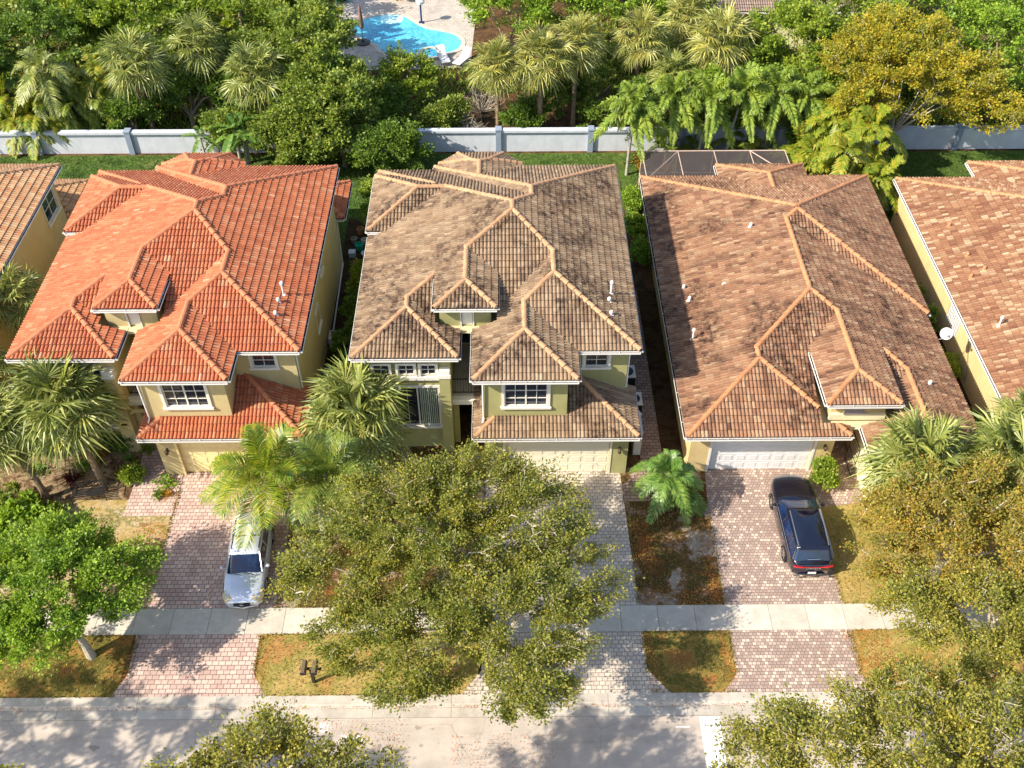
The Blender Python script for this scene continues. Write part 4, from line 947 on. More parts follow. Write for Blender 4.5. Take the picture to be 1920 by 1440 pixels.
# ------------------------------------------------------------------ vegetation
def unit(v): return v/np.maximum(np.linalg.norm(v, axis=-1, keepdims=True), 1e-9)
def leaf_quads(C, A, Nn, L, W):
    B = unit(np.cross(A, Nn)); L = L[:, None]; W = W[:, None]; mid = C+A*L*.5-Nn*L*.06
    return np.stack([C, mid+B*W, C+A*L, mid-B*W], 1)
def ell_points(r, blobs, n, lo=.35):
    vol = np.array([b[3]*b[4]*b[5] for b in blobs])**(2/3); k = r.choice(len(blobs), n, p=vol/vol.sum()); B = np.array(blobs)[k]
    d = unit(r.normal(size=(n, 3))); d[:, 2] = np.where((d[:, 2] < -.25) & (r.random(n) < .75), -d[:, 2], d[:, 2])
    rr = r.uniform(lo, 1, n)**.5
    return B[:, :3]+d*rr[:, None]*B[:, 3:6], d
def tree(name, label, base, blobs, mat, n=16000, clumps=120, cr=.55, ls=.13, seed=1, lean=(0, 0), trunk_r=.16, group=None, cat='tree', bm=None, bl=None, flat=.6, twig=True, crown_mat2=None, ratio=.38, up=.55):
    r = np.random.default_rng(seed); b0 = np.array(base, float); bl_ = [(x-b0[0], y-b0[1], z, a, b, c) for x, y, z, a, b, c in blobs]
    t = thing(name, tuple(base), label, cat, group)
    CC, _ = ell_points(r, bl_, clumps); CC[:, 2] = np.maximum(CC[:, 2], .25)
    cen = np.average(np.array(bl_)[:, :3], axis=0, weights=[q[3]**2 for q in bl_])
    k = r.integers(0, clumps, n); crs = cr*r.uniform(.55, 1.25, clumps)
    off = r.normal(size=(n, 3)); off = unit(off)*(r.random(n)**.6)[:, None]*crs[k][:, None]; off[:, 2] *= flat
    oc = unit(CC-cen+np.array([0, 0, 1.2])); pr = np.sum(off*oc[k], 1, keepdims=True); off = (off-oc[k]*pr)*.8+oc[k]*pr*1.45
    # some leaves on stray sprigs
    st = r.random(n) < .22; off[st] *= 1.5
    P = CC[k]+off; P[:, 2] = np.maximum(P[:, 2], .06)
    outd = unit(P-cen); A = unit(off*1.2/crs[k][:, None]+r.normal(size=(n, 3))*.55+outd*.35)
    Nn = unit(r.normal(size=(n, 3))*.55+np.array([0, 0, up])+outd*.45); Nn = unit(Nn-A*np.sum(A*Nn, 1, keepdims=True))
    L = ls*r.uniform(.6, 1.4, n); Q = leaf_quads(P, A, Nn, L, L*ratio)
    npmesh('crown', Q.reshape(-1, 3), n, 4, mat, t)
    # trunk and limbs
    m = MB(); top = np.array([lean[0], lean[1], cen[2]*.55]); fork = top*.62
    m.tube([(0, 0, -.05), tuple(fork*.5+[.05*trunk_r, 0, 0]), tuple(fork)], [trunk_r*1.35, trunk_r, trunk_r*.85], 9)
    nl = max(4, min(9, clumps//14)); idx = r.choice(clumps, nl, replace=False); mains = []
    for i in idx:
        e = CC[i]; q = fork+(e-fork)*.45+np.array([0, 0, .25])+r.normal(size=3)*.15; pts = [fork, fork+(q-fork)*.5+r.normal(size=3)*.08, q, e]
        m.tube([tuple(x) for x in pts], [trunk_r*.55, trunk_r*.42, trunk_r*.26, trunk_r*.10], 6); mains += [(fork+(q-fork)*.6), q, q+(e-q)*.5]
    mains = np.array(mains)
    if twig:
        order = np.argsort(np.linalg.norm(CC-fork, axis=1)); nodes = [q for q in mains]
        for i in order:
            e = CC[i]; NN = np.array(nodes); dd = np.linalg.norm(NN-e, axis=1); dd[dd < .2] = 9; s = NN[dd.argmin()]; nodes.append(e*.9+s*.1); mid = (s+e)/2+r.normal(size=3)*.10
            m.tube([tuple(s), tuple(mid), tuple(e)], [trunk_r*.15, trunk_r*.10, trunk_r*.06], 3, cap=False)
            for _ in range(3):
                d = unit(r.normal(size=3)+unit(e-cen)*1.0); m.tube([tuple(e-d*.1), tuple(e+d*crs[i]*r.uniform(.6, 1.1))], [trunk_r*.06, trunk_r*.025], 3, cap=False)
    m.build('trunk', bm or M_BARK, t)
    return t
def fan_mesh(r, n_fan, R, up_bias=0, blades=30, droop=.6, skirt=.25):
    """costapalmate fans around the origin; returns quads (K,4,3)"""
    Q = []
    for i in range(n_fan):
        az = i*2.399963+r.uniform(-.25, .25); f = i/n_fan; el = radians(78-118*f**.9+r.uniform(-8, 8))+up_bias
        pl = R*r.uniform(.36, .62)*(1 if f < .8 else .9); d = np.array([cos(az)*cos(el), sin(az)*cos(el), sin(el)])
        sag = np.array([0, 0, -1.])*R*.10*(1-abs(sin(el)))
        hub = d*pl+sag; side = unit(np.cross(d, [0, 0, 1.])+1e-6); nrm = unit(np.cross(side, d)); w = .018*R
        Q.append([side*w, -side*w, hub-side*w, hub+side*w])
        bl = R*r.uniform(.46, .62); roll = r.uniform(-.35, .35); side2 = side*cos(roll)+nrm*sin(roll); n2 = np.cross(side2, d)
        ax = unit(d+np.array([0, 0, -.25]))
        for k in range(blades):
            a = radians(-118+236*(k+.5)/blades)+r.uniform(-.05, .05); L = bl*(.72+.28*cos(a*.55))*r.uniform(.85, 1.1)
            dd = unit(ax*cos(a)+side2*sin(a)+n2*.18*abs(sin(a))); wv = np.cross(dd, n2); wv = unit(wv)*.0135*R*r.uniform(.7, 1.3)
            m1 = hub+dd*L*.55; e = hub+dd*L+np.array([0, 0, -1.])*L*droop*r.uniform(.15, .6); tw = n2*.012*R*(1 if k % 2 else -1)
            Q.append([hub, hub+wv*.2, m1+wv+tw, m1-wv-tw]); Q.append([m1-wv-tw, m1+wv+tw, e+wv*.12, e-wv*.12])
    return np.array(Q)
def trunk_mesh(h, r0, lean, seed, boots=True, rings=True):
    rr = random.Random(seed); m = MB(); N = max(6, int(h/.22)); pts = []; rad = []
    for i in range(N+1):
        t = i/N; pts.append((lean[0]*t*t, lean[1]*t*t, h*t)); rad.append(r0*(1.25-.25*min(1, t*6))*(1+(.07 if i % 2 else -.03))*(1 if t < .8 else 1.12))
    m.tube(pts, rad, 10)
    if boots:
        for i in range(46):
            t = rr.uniform(.35, 1.0); a = rr.uniform(0, 2*pi); z = h*t; x, y = lean[0]*t*t, lean[1]*t*t; rr0 = r0*1.05
            p = (x+cos(a)*rr0*.8, y+sin(a)*rr0*.8, z); q = (x+cos(a)*(rr0+.10), y+sin(a)*(rr0+.10), z+.16); m.tube([p, q], [.035, .022], 4)
    return m
def sabal(x, y, h, R, label, seed, lean=(0, 0), mat=None, n=34, group='fan palms', dead=4):
    r = np.random.default_rng(seed); t = thing('fan_palm', (x, y, 0), label, 'palm tree', group)
    trunk_mesh(h, .15, lean, seed).build('trunk', M_PALMB, t)
    Q = fan_mesh(r, n, R)+np.array([lean[0], lean[1], h]); npmesh('crown', Q.reshape(-1, 3), len(Q), 4, mat or L_SABAL, t)
    if dead:
        Q = fan_mesh(r, dead, R*.7, -1.75, 14, .9)+np.array([lean[0], lean[1], h-.1]); npmesh('dead_fronds', Q.reshape(-1, 3), len(Q), 4, L_DEAD, t)
    return t
def pinnate(r, n, R, pairs=34, lw=.03, ll=.32, el0=75, el1=-35, sag=.5, plume=False, vee=.25, az0=0, azr=2*pi):
    Q = []
    for i in range(n):
        az = az0+(i*2.399963 if azr > 6 else azr*i/n)+r.uniform(-.2, .2); el = radians(el0+(el1-el0)*(i/n)**.85+r.uniform(-7, 7)); L = R*r.uniform(.85, 1.1)
        d = np.array([cos(az)*cos(el), sin(az)*cos(el), sin(el)]); hz = np.array([-sin(az), cos(az), 0])
        bend = r.normal(0, .12)
        ts = np.linspace(0, 1, pairs+6); P = np.array([d*L*t+np.array([0, 0, -1.])*L*sag*t**2.1*(.45+.55*cos(el))+hz*bend*L*t*t for t in ts]); w = .022*R/2.5
        for k in range(len(ts)-1):
            if k % 3 == 0: e = min(k+3, len(ts)-1); Q.append([P[k]-hz*w*(1-ts[k]*.8), P[k]+hz*w*(1-ts[k]*.8), P[e]+hz*w*(1-ts[e]*.8), P[e]-hz*w*(1-ts[e]*.8)])
        for k in range(5, len(ts)-1):
            T = unit(P[min(k+1, len(ts)-1)]-P[k-1]); up = np.cross(hz, T) if False else unit(np.cross(T, hz)); up = up if up[2] > 0 else -up; t = ts[k]; l = ll*R*(sin(pi*(.12+.83*t))**.7)*r.uniform(.85, 1.1)
            for s in (-1, 1):
                reps = 3 if plume else 1
                for q in range(reps):
                    v = vee if not plume else r.uniform(-1.2, 1.2)
                    D = unit(hz*s*1.0+T*(.55+.4*t)+up*v+r.normal(size=3)*.07); wv = unit(np.cross(D, up))*lw*R*.5
                    m1 = P[k]+D*l*.5; e = P[k]+D*l+np.array([0, 0, -1.])*l*.28*r.uniform(.5, 1.3)
                    Q.append([P[k]-wv*.4, P[k]+wv*.4, m1+wv, m1-wv]); Q.append([m1-wv, m1+wv, e+wv*.15, e-wv*.15])
    return np.array(Q)
def feather_palm(name, x, y, h, R, label, seed, mat, n=18, group=None, lean=(0, 0), r0=.12, tm=None, cat='palm tree', boots=False, **k):
    r = np.random.default_rng(seed); t = thing(name, (x, y, 0), label, cat, group)
    trunk_mesh(h, r0, lean, seed, boots).build('trunk', tm or M_PALMG, t)
    Q = pinnate(r, n, R, **k)+np.array([lean[0], lean[1], h]); npmesh('crown', Q.reshape(-1, 3), len(Q), 4, mat, t)
    return t
def clump_palm(name, x, y, stems, R, label, seed, mat, spread=1.2, h=(1.5, 3.2), n=9, group=None, cat='palm clump', **k):
    r = np.random.default_rng(seed); t = thing(name, (x, y, 0), label, cat, group); QQ = []; m = MB()
    for i in range(stems):
        a = r.uniform(0, 2*pi); d = spread*sqrt(r.random()); hh = r.uniform(*h); bx, by = cos(a)*d*.5, sin(a)*d*.5; tx, ty = cos(a)*d, sin(a)*d
        m.tube([(bx, by, 0), ((bx+tx)/2, (by+ty)/2, hh*.5), (tx, ty, hh)], [.06, .05, .045], 6)
        QQ.append(pinnate(r, n, R*r.uniform(.8, 1.1), **k)+np.array([tx, ty, hh]))
    Q = np.concatenate(QQ); npmesh('crown', Q.reshape(-1, 3), len(Q), 4, mat, t); m.build('trunk', M_PALMG, t); return t
def big_leaf(r, d, L, W, droop, segs=6):
    """banana-like blade as quads, torn edges"""
    Q = []; side = unit(np.cross(d, [0, 0, 1.])); P = [d*L*t+np.array([0, 0, -1.])*L*droop*t*t for t in np.linspace(.18, 1, segs*3+1)]
    ws = [W*sin(pi*(.08+.88*t))**.6 for t in np.linspace(0, 1, segs*3+1)]
    for i in range(len(P)-1):
        T = unit(P[i+1]-P[i]); up = np.cross(side, T)
        for s in (-1, 1):
            fold = up*.25*ws[i]; e0 = P[i]+side*s*ws[i]+fold+r.normal(size=3)*.02; e1 = P[i+1]+side*s*ws[i+1]+fold-T*(.35*np.linalg.norm(P[i+1]-P[i]) if r.random() < .35 else 0)
            Q.append([P[i], P[i+1], e1, e0])
    return Q
def leafy_plant(name, x, y, label, seed, mat, n=14, L=.6, W=.09, cat='plant', group=None, el=(15, 75), z=0, droop=.4, stems=True):
    r = np.random.default_rng(seed); t = thing(name, (x, y, z), label, cat, group); Q = []
    for i in range(n):
        a = r.uniform(0, 2*pi); e = radians(r.uniform(*el)); d = np.array([cos(a)*cos(e), sin(a)*cos(e), sin(e)]); Q += [np.array(q)+np.array([r.uniform(-.1, .1), r.uniform(-.1, .1), 0]) for q in big_leaf(r, d, L*r.uniform(.7, 1.2), W, droop*r.uniform(.5, 1.5), 2)]
    npmesh('leaves', np.array(Q).reshape(-1, 3), len(Q), 4, mat, t)
    m = MB(); m.tube([(0, 0, -.05), (0, 0, .25*L)], .04, 6); m.build('stem', M_BARK, t)
    return t
def shrub(label, x, y, rx, ry, h, mat, seed, n=3500, ls=.10, cl=26, group=None, name='shrub', cr=.28):
    return tree(name, label, (x, y, 0), [(x, y, h*.55, rx, ry, h*.5)], mat, n, cl, cr, ls, seed, trunk_r=.04, group=group, cat='shrub')

# --- street and front yard oaks
SO = 'street oaks'
tree('oak_tree', 'broad olive green oak over the middle driveway, hiding the garage corner', (-2.5, 24.3, 0),
     [(-3.9, 24.4, 4.9, 3.2, 2.9, 1.6), (-6.2, 22.2, 4.5, 2.4, 2.4, 1.4), (-1.4, 25.4, 5.0, 2.6, 2.2, 1.6), (1.1, 24.2, 4.9, 2.2, 2.3, 1.5), (-2.6, 22.4, 5.3, 2.8, 2.4, 1.6)], L_OAK, 96000, 360, .47, .088, 11, trunk_r=.24, bm=M_BARKL, group=SO)
tree('oak_tree', 'olive green oak at the kerb, its branches hanging over the road', (-.7, 21.4, 0),
     [(.2, 20.2, 4.8, 3.2, 2.4, 1.5), (2.0, 21.6, 4.6, 2.0, 2.3, 1.4), (-2.9, 19.3, 4.5, 2.6, 1.9, 1.3), (.6, 17.4, 4.6, 1.6, 1.3, 1.0), (-5.2, 19.6, 4.1, 1.9, 1.7, 1.2), (-3.6, 17.5, 4.2, 1.3, .9, .8)], L_OAK, 80000, 300, .46, .088, 12, lean=(.2, -.3), trunk_r=.2, bm=M_BARKL, group=SO)
tree('oak_tree', 'small bright green oak on the verge at the left edge', (-16.75, 21.3, 0),
     [(-17.4, 22.2, 3.9, 2.6, 2.1, 1.2), (-15.2, 22.6, 3.5, 1.4, 1.7, .9), (-19.4, 21.8, 3.8, 1.8, 2.3, 1.2), (-17.9, 24.1, 3.4, 2.3, 1.2, 1.0), (-17.4, 20.2, 3.4, 1.8, 1.2, .9)], L_BRIGHT, 70000, 210, .46, .105, 13, lean=(-.4, .4), trunk_r=.15, bm=M_BARKL, group=SO)
tree('oak_tree', 'golden green oak beside the black car at the right edge', (18.0, 24.6, 0),
     [(17.3, 25.0, 4.4, 2.6, 2.2, 1.5), (19.6, 24.6, 4.8, 2.6, 2.4, 1.5), (15.0, 24.0, 3.8, 1.5, 2.2, 1.3), (18.6, 22.2, 4.6, 2.4, 1.8, 1.4), (21.5, 23.0, 4.6, 2.2, 2.8, 1.5)], L_OAK2, 76000, 300, .46, .092, 14, trunk_r=.2, bm=M_BARKL, group=SO)
tree('oak_tree', 'golden green oak on the right hand verge, overhanging the sidewalk', (18.6, 20.8, 0),
     [(17.4, 20.0, 4.5, 2.4, 1.8, 1.4), (15.3, 20.8, 3.8, 1.4, 1.6, 1.2), (20.0, 19.6, 4.7, 2.3, 1.9, 1.4), (17.8, 17.9, 4.6, 2.2, 1.3, 1.2)], L_OAKY, 56000, 220, .46, .09, 15, trunk_r=.19, bm=M_BARKL, group=SO)
tree('oak_tree', 'large olive oak filling the bottom right corner', (11.5, 8.6, 0),
     [(9.4, 12.9, 8.4, 2.3, 1.4, 1.3), (11.8, 13.4, 8.3, 2.2, 1.7, 1.4), (14.2, 13.2, 8.4, 2.4, 1.7, 1.5), (7.1, 12.9, 8.0, 1.2, 1.2, .9), (9.8, 14.6, 7.6, 1.6, .9, .9), (12.6, 15.3, 7.6, 2.0, 1.0, 1.0), (14.8, 14.8, 7.8, 1.8, 1.0, 1.0), (8.0, 14.3, 7.4, .9, .8, .7), (12.4, 10.4, 9.2, 4.8, 2.6, 1.6)], L_OAKY, 96000, 400, .42, .085, 16, trunk_r=.28, bm=M_BARKL, group=SO)
tree('oak_tree', 'olive oak at the bottom edge left of the middle', (-6.6, 8.6, 0),
     [(-6.6, 12.5, 9.0, 2.0, 1.3, 1.1), (-8.8, 12.0, 8.6, 1.4, 1.2, 1.0), (-4.6, 12.0, 8.8, 1.5, 1.1, 1.0), (-6.9, 13.6, 8.6, 1.2, .6, .7), (-6.5, 9.8, 9.6, 3.6, 2.4, 1.5)], L_OAKY, 48000, 200, .42, .085, 17, trunk_r=.24, bm=M_BARKL, group=SO)
tree('oak_tree', 'oak of which only a tip shows in the bottom left corner', (-19.0, 8.4, 0),
     [(-20.0, 10.6, 9.4, 4.0, 2.2, 1.6), (-24.5, 11.6, 10.0, 3.2, 2.6, 1.6), (-16.4, 10.6, 9.0, 2.2, 1.6, 1.3), (-14.6, 12.3, 8.4, .7, .5, .5), (-28.0, 13.6, 9.4, 3.0, 2.4, 1.6)], L_OAKY, 30000, 190, .5, .14, 18, trunk_r=.24, group=SO)
# --- fan palms in the front yards
sabal(-18.75, 30.2, 4.3, 2.85, 'tall fan palm in front of the red roofed house, trunk rising behind the bench', 31, (-.9, 1.1), n=52)
sabal(-21.1, 29.4, 3.9, 2.2, 'fan palm at the left edge with a leaning rough trunk, left of the iron bench', 32, (-1.3, .9), n=42)
sabal(-24.0, 37.2, 5.2, 1.8, 'fan palm at the left edge between the golden house and the red tiled roof', 33, (.3, .4), n=30)
sabal(-23.6, 33.6, 4.3, 1.5, 'small fan palm at the left edge below the palm that shades the red roof', 34, n=24)
sabal(-7.3, 31.0, 3.6, 2.75, 'fan palm in front of the large window of the olive house', 35, (.5, .4), n=40)
sabal(17.2, 27.1, 4.3, 2.5, 'fan palm by the white entry wall of the terracotta roofed house', 36, (0, .5), n=46)
sabal(21.0, 27.2, 4.4, 2.6, 'fan palm at the right edge, at the near end of the narrow side yard', 37, (0, .4), n=46)
sabal(23.2, 30.4, 3.6, 2.0, 'fan palm at the right edge touching the corner of the last roof', 38, n=28)
feather_palm('coconut_palm', -8.77, 26.2, 4.2, 3.1, 'yellow green coconut palm arching over the silver wagon', 41, L_COCO, 19, 'coconut palms', (-1.2, 1.0), .14, M_PALMG, pairs=58, lw=.015, ll=.30, el0=75, el1=-8, sag=.55)
feather_palm('coconut_palm', -8.2, 27.4, 4.0, 2.9, 'darker coconut palm between the silver wagon and the olive oak', 42, L_COCOD, 18, 'coconut palms', (.7, -.1), .14, M_PALMG, pairs=58, lw=.015, ll=.30, el0=75, el1=-8, sag=.55)
feather_palm('christmas_palm', 6.95, 28.55, 2.3, 1.75, 'small glossy green palm between the pale middle driveway and the cobbled driveway', 43, L_ADON, 20, None, (.1, .1), .08, M_PALMG, pairs=38, lw=.028, ll=.30, el0=80, el1=-20, sag=.75)
clump_palm('areca_clump', 7.9, 28.9, 4, 1.1, 'young palm seedlings beside the small glossy green palm', 44, L_ADON, .5, (.5, 1.2), 6, pairs=18, lw=.05, sag=.5)
shrub('round yellow green shrub next to the white garage door and the black car', 14.5, 29.85, .5, .6, 1.5, L_MANGO, 51, 4200, .12, 30)
shrub('bushy bright green shrub at the left edge above the small oak', -21.6, 27.6, 1.0, 1.1, 1.3, L_BRIGHT, 52, 3500, .24, 30)
for i, (x, y, mt, lb, L, W, n) in enumerate([(-19.9, 31.2, L_BRIGHT, 'big leaved green plant behind the left fan palm trunk', .7, .14, 16), (-17.9, 31.6, L_DARK, 'dark green plant close to the entry pillar', .6, .08, 18), (-20.2, 30.5, L_RED, 'dark red leaved plant between the two leaning palm trunks', .6, .09, 26), (-19.4, 32.2, L_BROM, 'orange bromeliad in the bed under the tall fan palm', .6, .07, 26),
        (-17.2, 32.3, L_BRIGHT, 'green leafy plant beside the entry arch of the red roofed house', .55, .09, 14), (-22.0, 31.0, L_DARK, 'dark green plant at the far left of the planting bed', .7, .1, 18),
        (-15.9, 30.2, L_BRIGHT, 'leafy plant against the garage pillar of the red roofed house', .75, .12, 16), (-15.6, 29.5, L_BROM, 'yellow orange bromeliad at the foot of the garage pillar', .45, .06, 22), (-16.0, 29.6, L_DARK, 'dark leafy plant left of the bromeliad by the garage pillar', .55, .09, 16)]):
    leafy_plant('garden_plant', x, y, lb, 60+i, mt, n, L, W)
for i, (x, y, mt, h, lb) in enumerate([(-8.0, 41.0, L_DARK, 1.6, 'dark shrub halfway along the gap between the red and olive houses'), (-8.2, 38.6, L_DARK, 1.4, 'dark shrub in the gap beside the air conditioner of the red roofed house'), (-7.9, 43.4, L_MANGO, 1.6, 'yellow green shrub near the pots in the gap between the houses'),
        (-8.0, 51.5, L_MANGO, 1.8, 'yellow green shrub behind the small rear roof of the red house'), (-7.6, 34.6, L_DARK, 1.1, 'low dark shrub near the front of the gap between the red and olive houses'), (-7.8, 49.6, L_MANGO, 1.5, 'yellow green shrub just above the pots in the gap'),
        (7.8, 46.5, L_BRIGHT, 1.3, 'clipped green hedge plant beside the terracotta roof, nearest the camera'), (7.75, 49.0, L_BRIGHT, 1.3, 'clipped green hedge plant beside the terracotta roof, second one back'), (7.7, 51.6, L_BRIGHT, 1.3, 'clipped green hedge plant beside the screen enclosure'),
        (22.1, 42.6, L_DARK, 1.3, 'dark shrub under the eave at the top of the right hand gap'), (22.2, 40.4, L_DARK, 1.5, 'dark shrub left of the glass block window'), (22.4, 37.0, L_MANGO, 1.0, 'pale sparse shrub below the satellite dish'), (22.3, 33.0, L_DARK, 1.2, 'dark shrub at the near end of the right hand gap')]):
    shrub(lb, x, y, .7 if x < 0 else .55, 1.3 if x < 0 else .9, h*(1.35 if x < 0 else 1), mt, 80+i, 3800, .12, 30, group='side yard shrubs')
for i, (x, y, rx, h, mt, lb) in enumerate([(-18.3, 32.4, .9, 1.1, L_DARK, 'dark green shrub between the tall fan palm and the entry arch'), (-20.8, 32.3, .9, 1.0, L_FIC, 'olive shrub in the bed behind the two leaning palm trunks'), (-22.4, 28.9, 1.0, 1.0, L_FIC, 'olive shrub at the left edge of the front bed'), (-17.4, 30.6, .5, .5, L_MANGO, 'low yellow green shrub at the footpath edge'), (-21.9, 33.0, 1.0, 1.3, L_BRIGHT, 'bright shrub at the left edge under the palm fronds'),
        (-18.9, 33.2, 1.0, 1.2, L_FIC, 'olive shrub against the wall of the red roofed house'), (-20.6, 28.4, .5, .45, L_MANGO, 'tiny yellow green shrub in front of the iron bench')]):
    shrub(lb, x, y, rx, rx*.7, h, mt, 300+i, 2600, .12, 24, group=None)
# --- belt of trees along the wall and beyond
BG = 'trees behind the houses'
def bgt(label, x, y, blobs, mat, n, seed, cl=110, cr=.6, ls=.19, nm='broadleaf_tree', **k): return tree(nm, label, (x, y, 0), blobs, mat, n, cl, cr, ls, seed, trunk_r=.15, group=BG, **k)
bgt('tall glossy green tree beside the pool, left of it', -11.6, 62.4, [(-12.8, 63.2, 5.2, 3.0, 2.6, 2.4), (-12.0, 61.0, 4.2, 2.6, 2.2, 2.6), (-14.0, 66.5, 6, 2.4, 2, 1.8)], L_FIC, 26000, 101, 190, .6, .19)
bgt('dense dark green tree in front of the white wall above the red roof', -10.4, 56.8, [(-10.8, 57.6, 3.8, 2.8, 1.9, 2.2), (-11.4, 56.2, 2.6, 2.3, 1.6, 1.8), (-12.6, 58.6, 3.8, 2.4, 2.0, 2.0), (-10.2, 59.8, 3.8, 2.2, 1.6, 1.8)], L_FIC, 30000, 102, 210, .55, .18)
bgt('rounded bright bush against the white wall, between the red and tan roofs', -7.2, 56.0, [(-7.2, 56.2, 2.0, 1.9, 1.5, 1.5), (-6.2, 55.6, 1.4, 1.2, 1.0, 1.1), (-8.6, 55.0, 1.6, 1.3, 1.1, 1.2)], L_DARK, 17000, 103, 110, .5, .15)
bgt('dense green bush directly above the peak of the red roof', -14.2, 56.0, [(-14.0, 56.6, 2.4, 2.0, 1.5, 1.8), (-12.8, 55.2, 1.8, 1.6, 1.2, 1.3)], L_FIC, 13000, 104, 90, .5, .17)
bgt('yellow green mango like tree at the top left', -25.6, 66.5, [(-25.4, 67, 5.4, 4.2, 3.0, 2.2), (-29.5, 69, 5, 3, 2.6, 2)], L_MANGO, 19000, 105, 150, .65, .24)
bgt('yellow green tree at the top between the fan palms', -18.4, 68.0, [(-18.6, 68.4, 5.6, 3.8, 3.0, 2.2), (-15.3, 69, 5.6, 2.4, 2.2, 2)], L_MANGO, 17000, 106, 140, .6, .22)
bgt('small yellow green tree with reddish tips in front of the pool', -6.6, 63.2, [(-6.6, 63.6, 3.0, 1.9, 1.5, 1.4), (-6.2, 62.6, 2.3, 1.5, 1.2, 1.0)], L_MANGO, 9000, 107, 70, .45, .16)
bgt('feathery bright green tree right of the pool', .2, 69.0, [(0.2, 68.8, 5.0, 3.2, 2.6, 1.7), (3.5, 70, 5, 2.8, 2.4, 1.7), (-1.6, 72.5, 4.8, 2.2, 2.4, 1.5)], L_BRIGHT, 22000, 108, 150, .6, .17)
bgt('green tree at the top behind the fan palms', 8.4, 70.5, [(8.2, 70.6, 5, 3.6, 2.6, 2), (12.6, 70, 4.6, 2.4, 2.2, 1.8)], L_BRIGHT, 15000, 109, 120, .6, .2)
bgt('dense green tree at the top right of the middle', 19.0, 62.6, [(18.8, 62.8, 5.6, 3.8, 2.8, 2.2), (16.2, 62.4, 4.4, 2.4, 2.2, 2.0), (22.2, 66.2, 6, 3.6, 2.6, 2.0), (20.0, 60.0, 3.8, 3.0, 2.0, 2.0)], L_MANGO, 34000, 110, 250, .6, .19)
bgt('great golden crowned tree at the upper right', 24.6, 57.0, [(24.6, 57.2, 5.8, 3.6, 2.6, 2.4), (22.4, 58.4, 6.2, 3.0, 2.4, 2.1), (27.6, 56.8, 5.6, 3.0, 2.4, 2.0), (24.8, 60.2, 7.0, 3.4, 2.4, 1.8), (29.6, 55.4, 4.6, 2.2, 1.8, 1.6), (21.6, 55.8, 4.6, 1.8, 1.5, 1.6)], L_YEL, 70000, 111, 360, .52, .13, bm=M_BARKL)
bgt('deep green tree at the top right corner', 33.0, 62.0, [(33, 62, 6, 3.8, 3.2, 2.4), (29.8, 66, 6, 3.6, 2.8, 2.2), (35, 58, 5, 3, 3, 2.2)], L_BRIGHT, 26000, 112, 190, .6, .18)
bgt('dark green bush behind the wall near the foxtail palms', 9.8, 60.6, [(9.8, 60.6, 2.2, 2.4, 1.3, 1.7), (14, 60.8, 2.4, 2.6, 1.3, 1.8), (6.4, 59.9, 1.4, 1.6, .9, 1.2)], L_DARK, 15000, 113, 110, .5, .17)
bgt('dark green bush behind the wall under the fan palms on the left', -21.2, 61.4, [(-20.2, 61.6, 2.6, 2.8, 1.4, 1.9), (-16.6, 60.6, 2.8, 2.4, 1.4, 1.9)], L_DARK, 15000, 114, 100, .5, .18)
bgt('dense dark green tree at the top left edge behind the feathery palms', -31.0, 65.5, [(-31.5, 66, 4.4, 4, 2.6, 2.6), (-35, 63, 4, 3, 3, 2.6)], L_DARK, 15000, 115, 110, .6, .2)
bgt('tan green tree far behind, left of the pool terrace', -20.5, 76, [(-20, 76, 5, 4.6, 3.4, 2.4), (-26.5, 78, 5, 4, 3, 2.4), (-33, 78, 5, 4.5, 4, 2.6)], L_MANGO, 17000, 116, 140, .7, .26)
bgt('far green tree beyond the pool on its right', 1.5, 82, [(1.5, 82, 5, 4.2, 3.2, 2.4), (7.5, 80, 5, 3.6, 3, 2.2)], L_BRIGHT, 13000, 117, 110, .7, .24)
bgt('far green tree at the top beyond the golden crowned tree', 27.0, 76, [(27, 75, 5.5, 4.5, 3.4, 2.6), (35, 74, 5.5, 4.5, 4, 2.6)], L_MANGO, 16000, 118, 120, .7, .25)
shrub('golden leaved bush on the pool terrace beside the low white wall', -8.4, 81.6, 1.1, .9, 1.6, L_YEL, 119, 3000, .2, 24, group=None)
shrub('golden leaved bush at the top edge left of the pool', -13.8, 74.2, 1.5, 1.1, 4.9, L_YEL, 120, 4000, .2, 30, group=None)
# bare shrubs between the pool and the wall
for i, (x, y, s) in enumerate([(-3.4, 62.0, 1.7), (-1.7, 63.4, 1.9), (-2.5, 60.4, 1.4)]):
    r = np.random.default_rng(130+i); t = thing('bare_shrub', (x, y, 0), ['leafless grey shrub nearest the small tree in front of the pool', 'leafless grey shrub furthest back, beside the fan palms', 'leafless grey shrub closest to the white wall'][i], 'shrub', 'bare shrubs'); m = MB()
    for k in range(46):
        a = r.uniform(0, 2*pi); e = r.uniform(.35, 1.3); d = np.array([cos(a)*cos(e), sin(a)*cos(e), sin(e)])*s; p1 = d*.5+r.normal(size=3)*.1; p2 = d+r.normal(size=3)*.15; p1[2] = abs(p1[2]); p2[2] = abs(p2[2])
        m.tube([(0, 0, 0), tuple(p1), tuple(p2)], [.03, .02, .008], 3, cap=False)
        for q in range(3): e2 = p1+(p2-p1)*r.random(); m.tube([tuple(e2), tuple(e2+r.normal(size=3)*.3)], [.012, .005], 3, cap=False)
    m.build('branches', M_BARKL, t)
bgt('green understorey tree behind the wall right of the dark bushes', 6.6, 63.6, [(6.6, 63.6, 3.0, 2.4, 1.8, 1.8), (2.0, 64.6, 3.0, 2.2, 1.6, 1.7), (10.6, 63.4, 3.2, 2.6, 1.8, 2.0)], L_FIC, 15000, 121, 110, .55, .18)
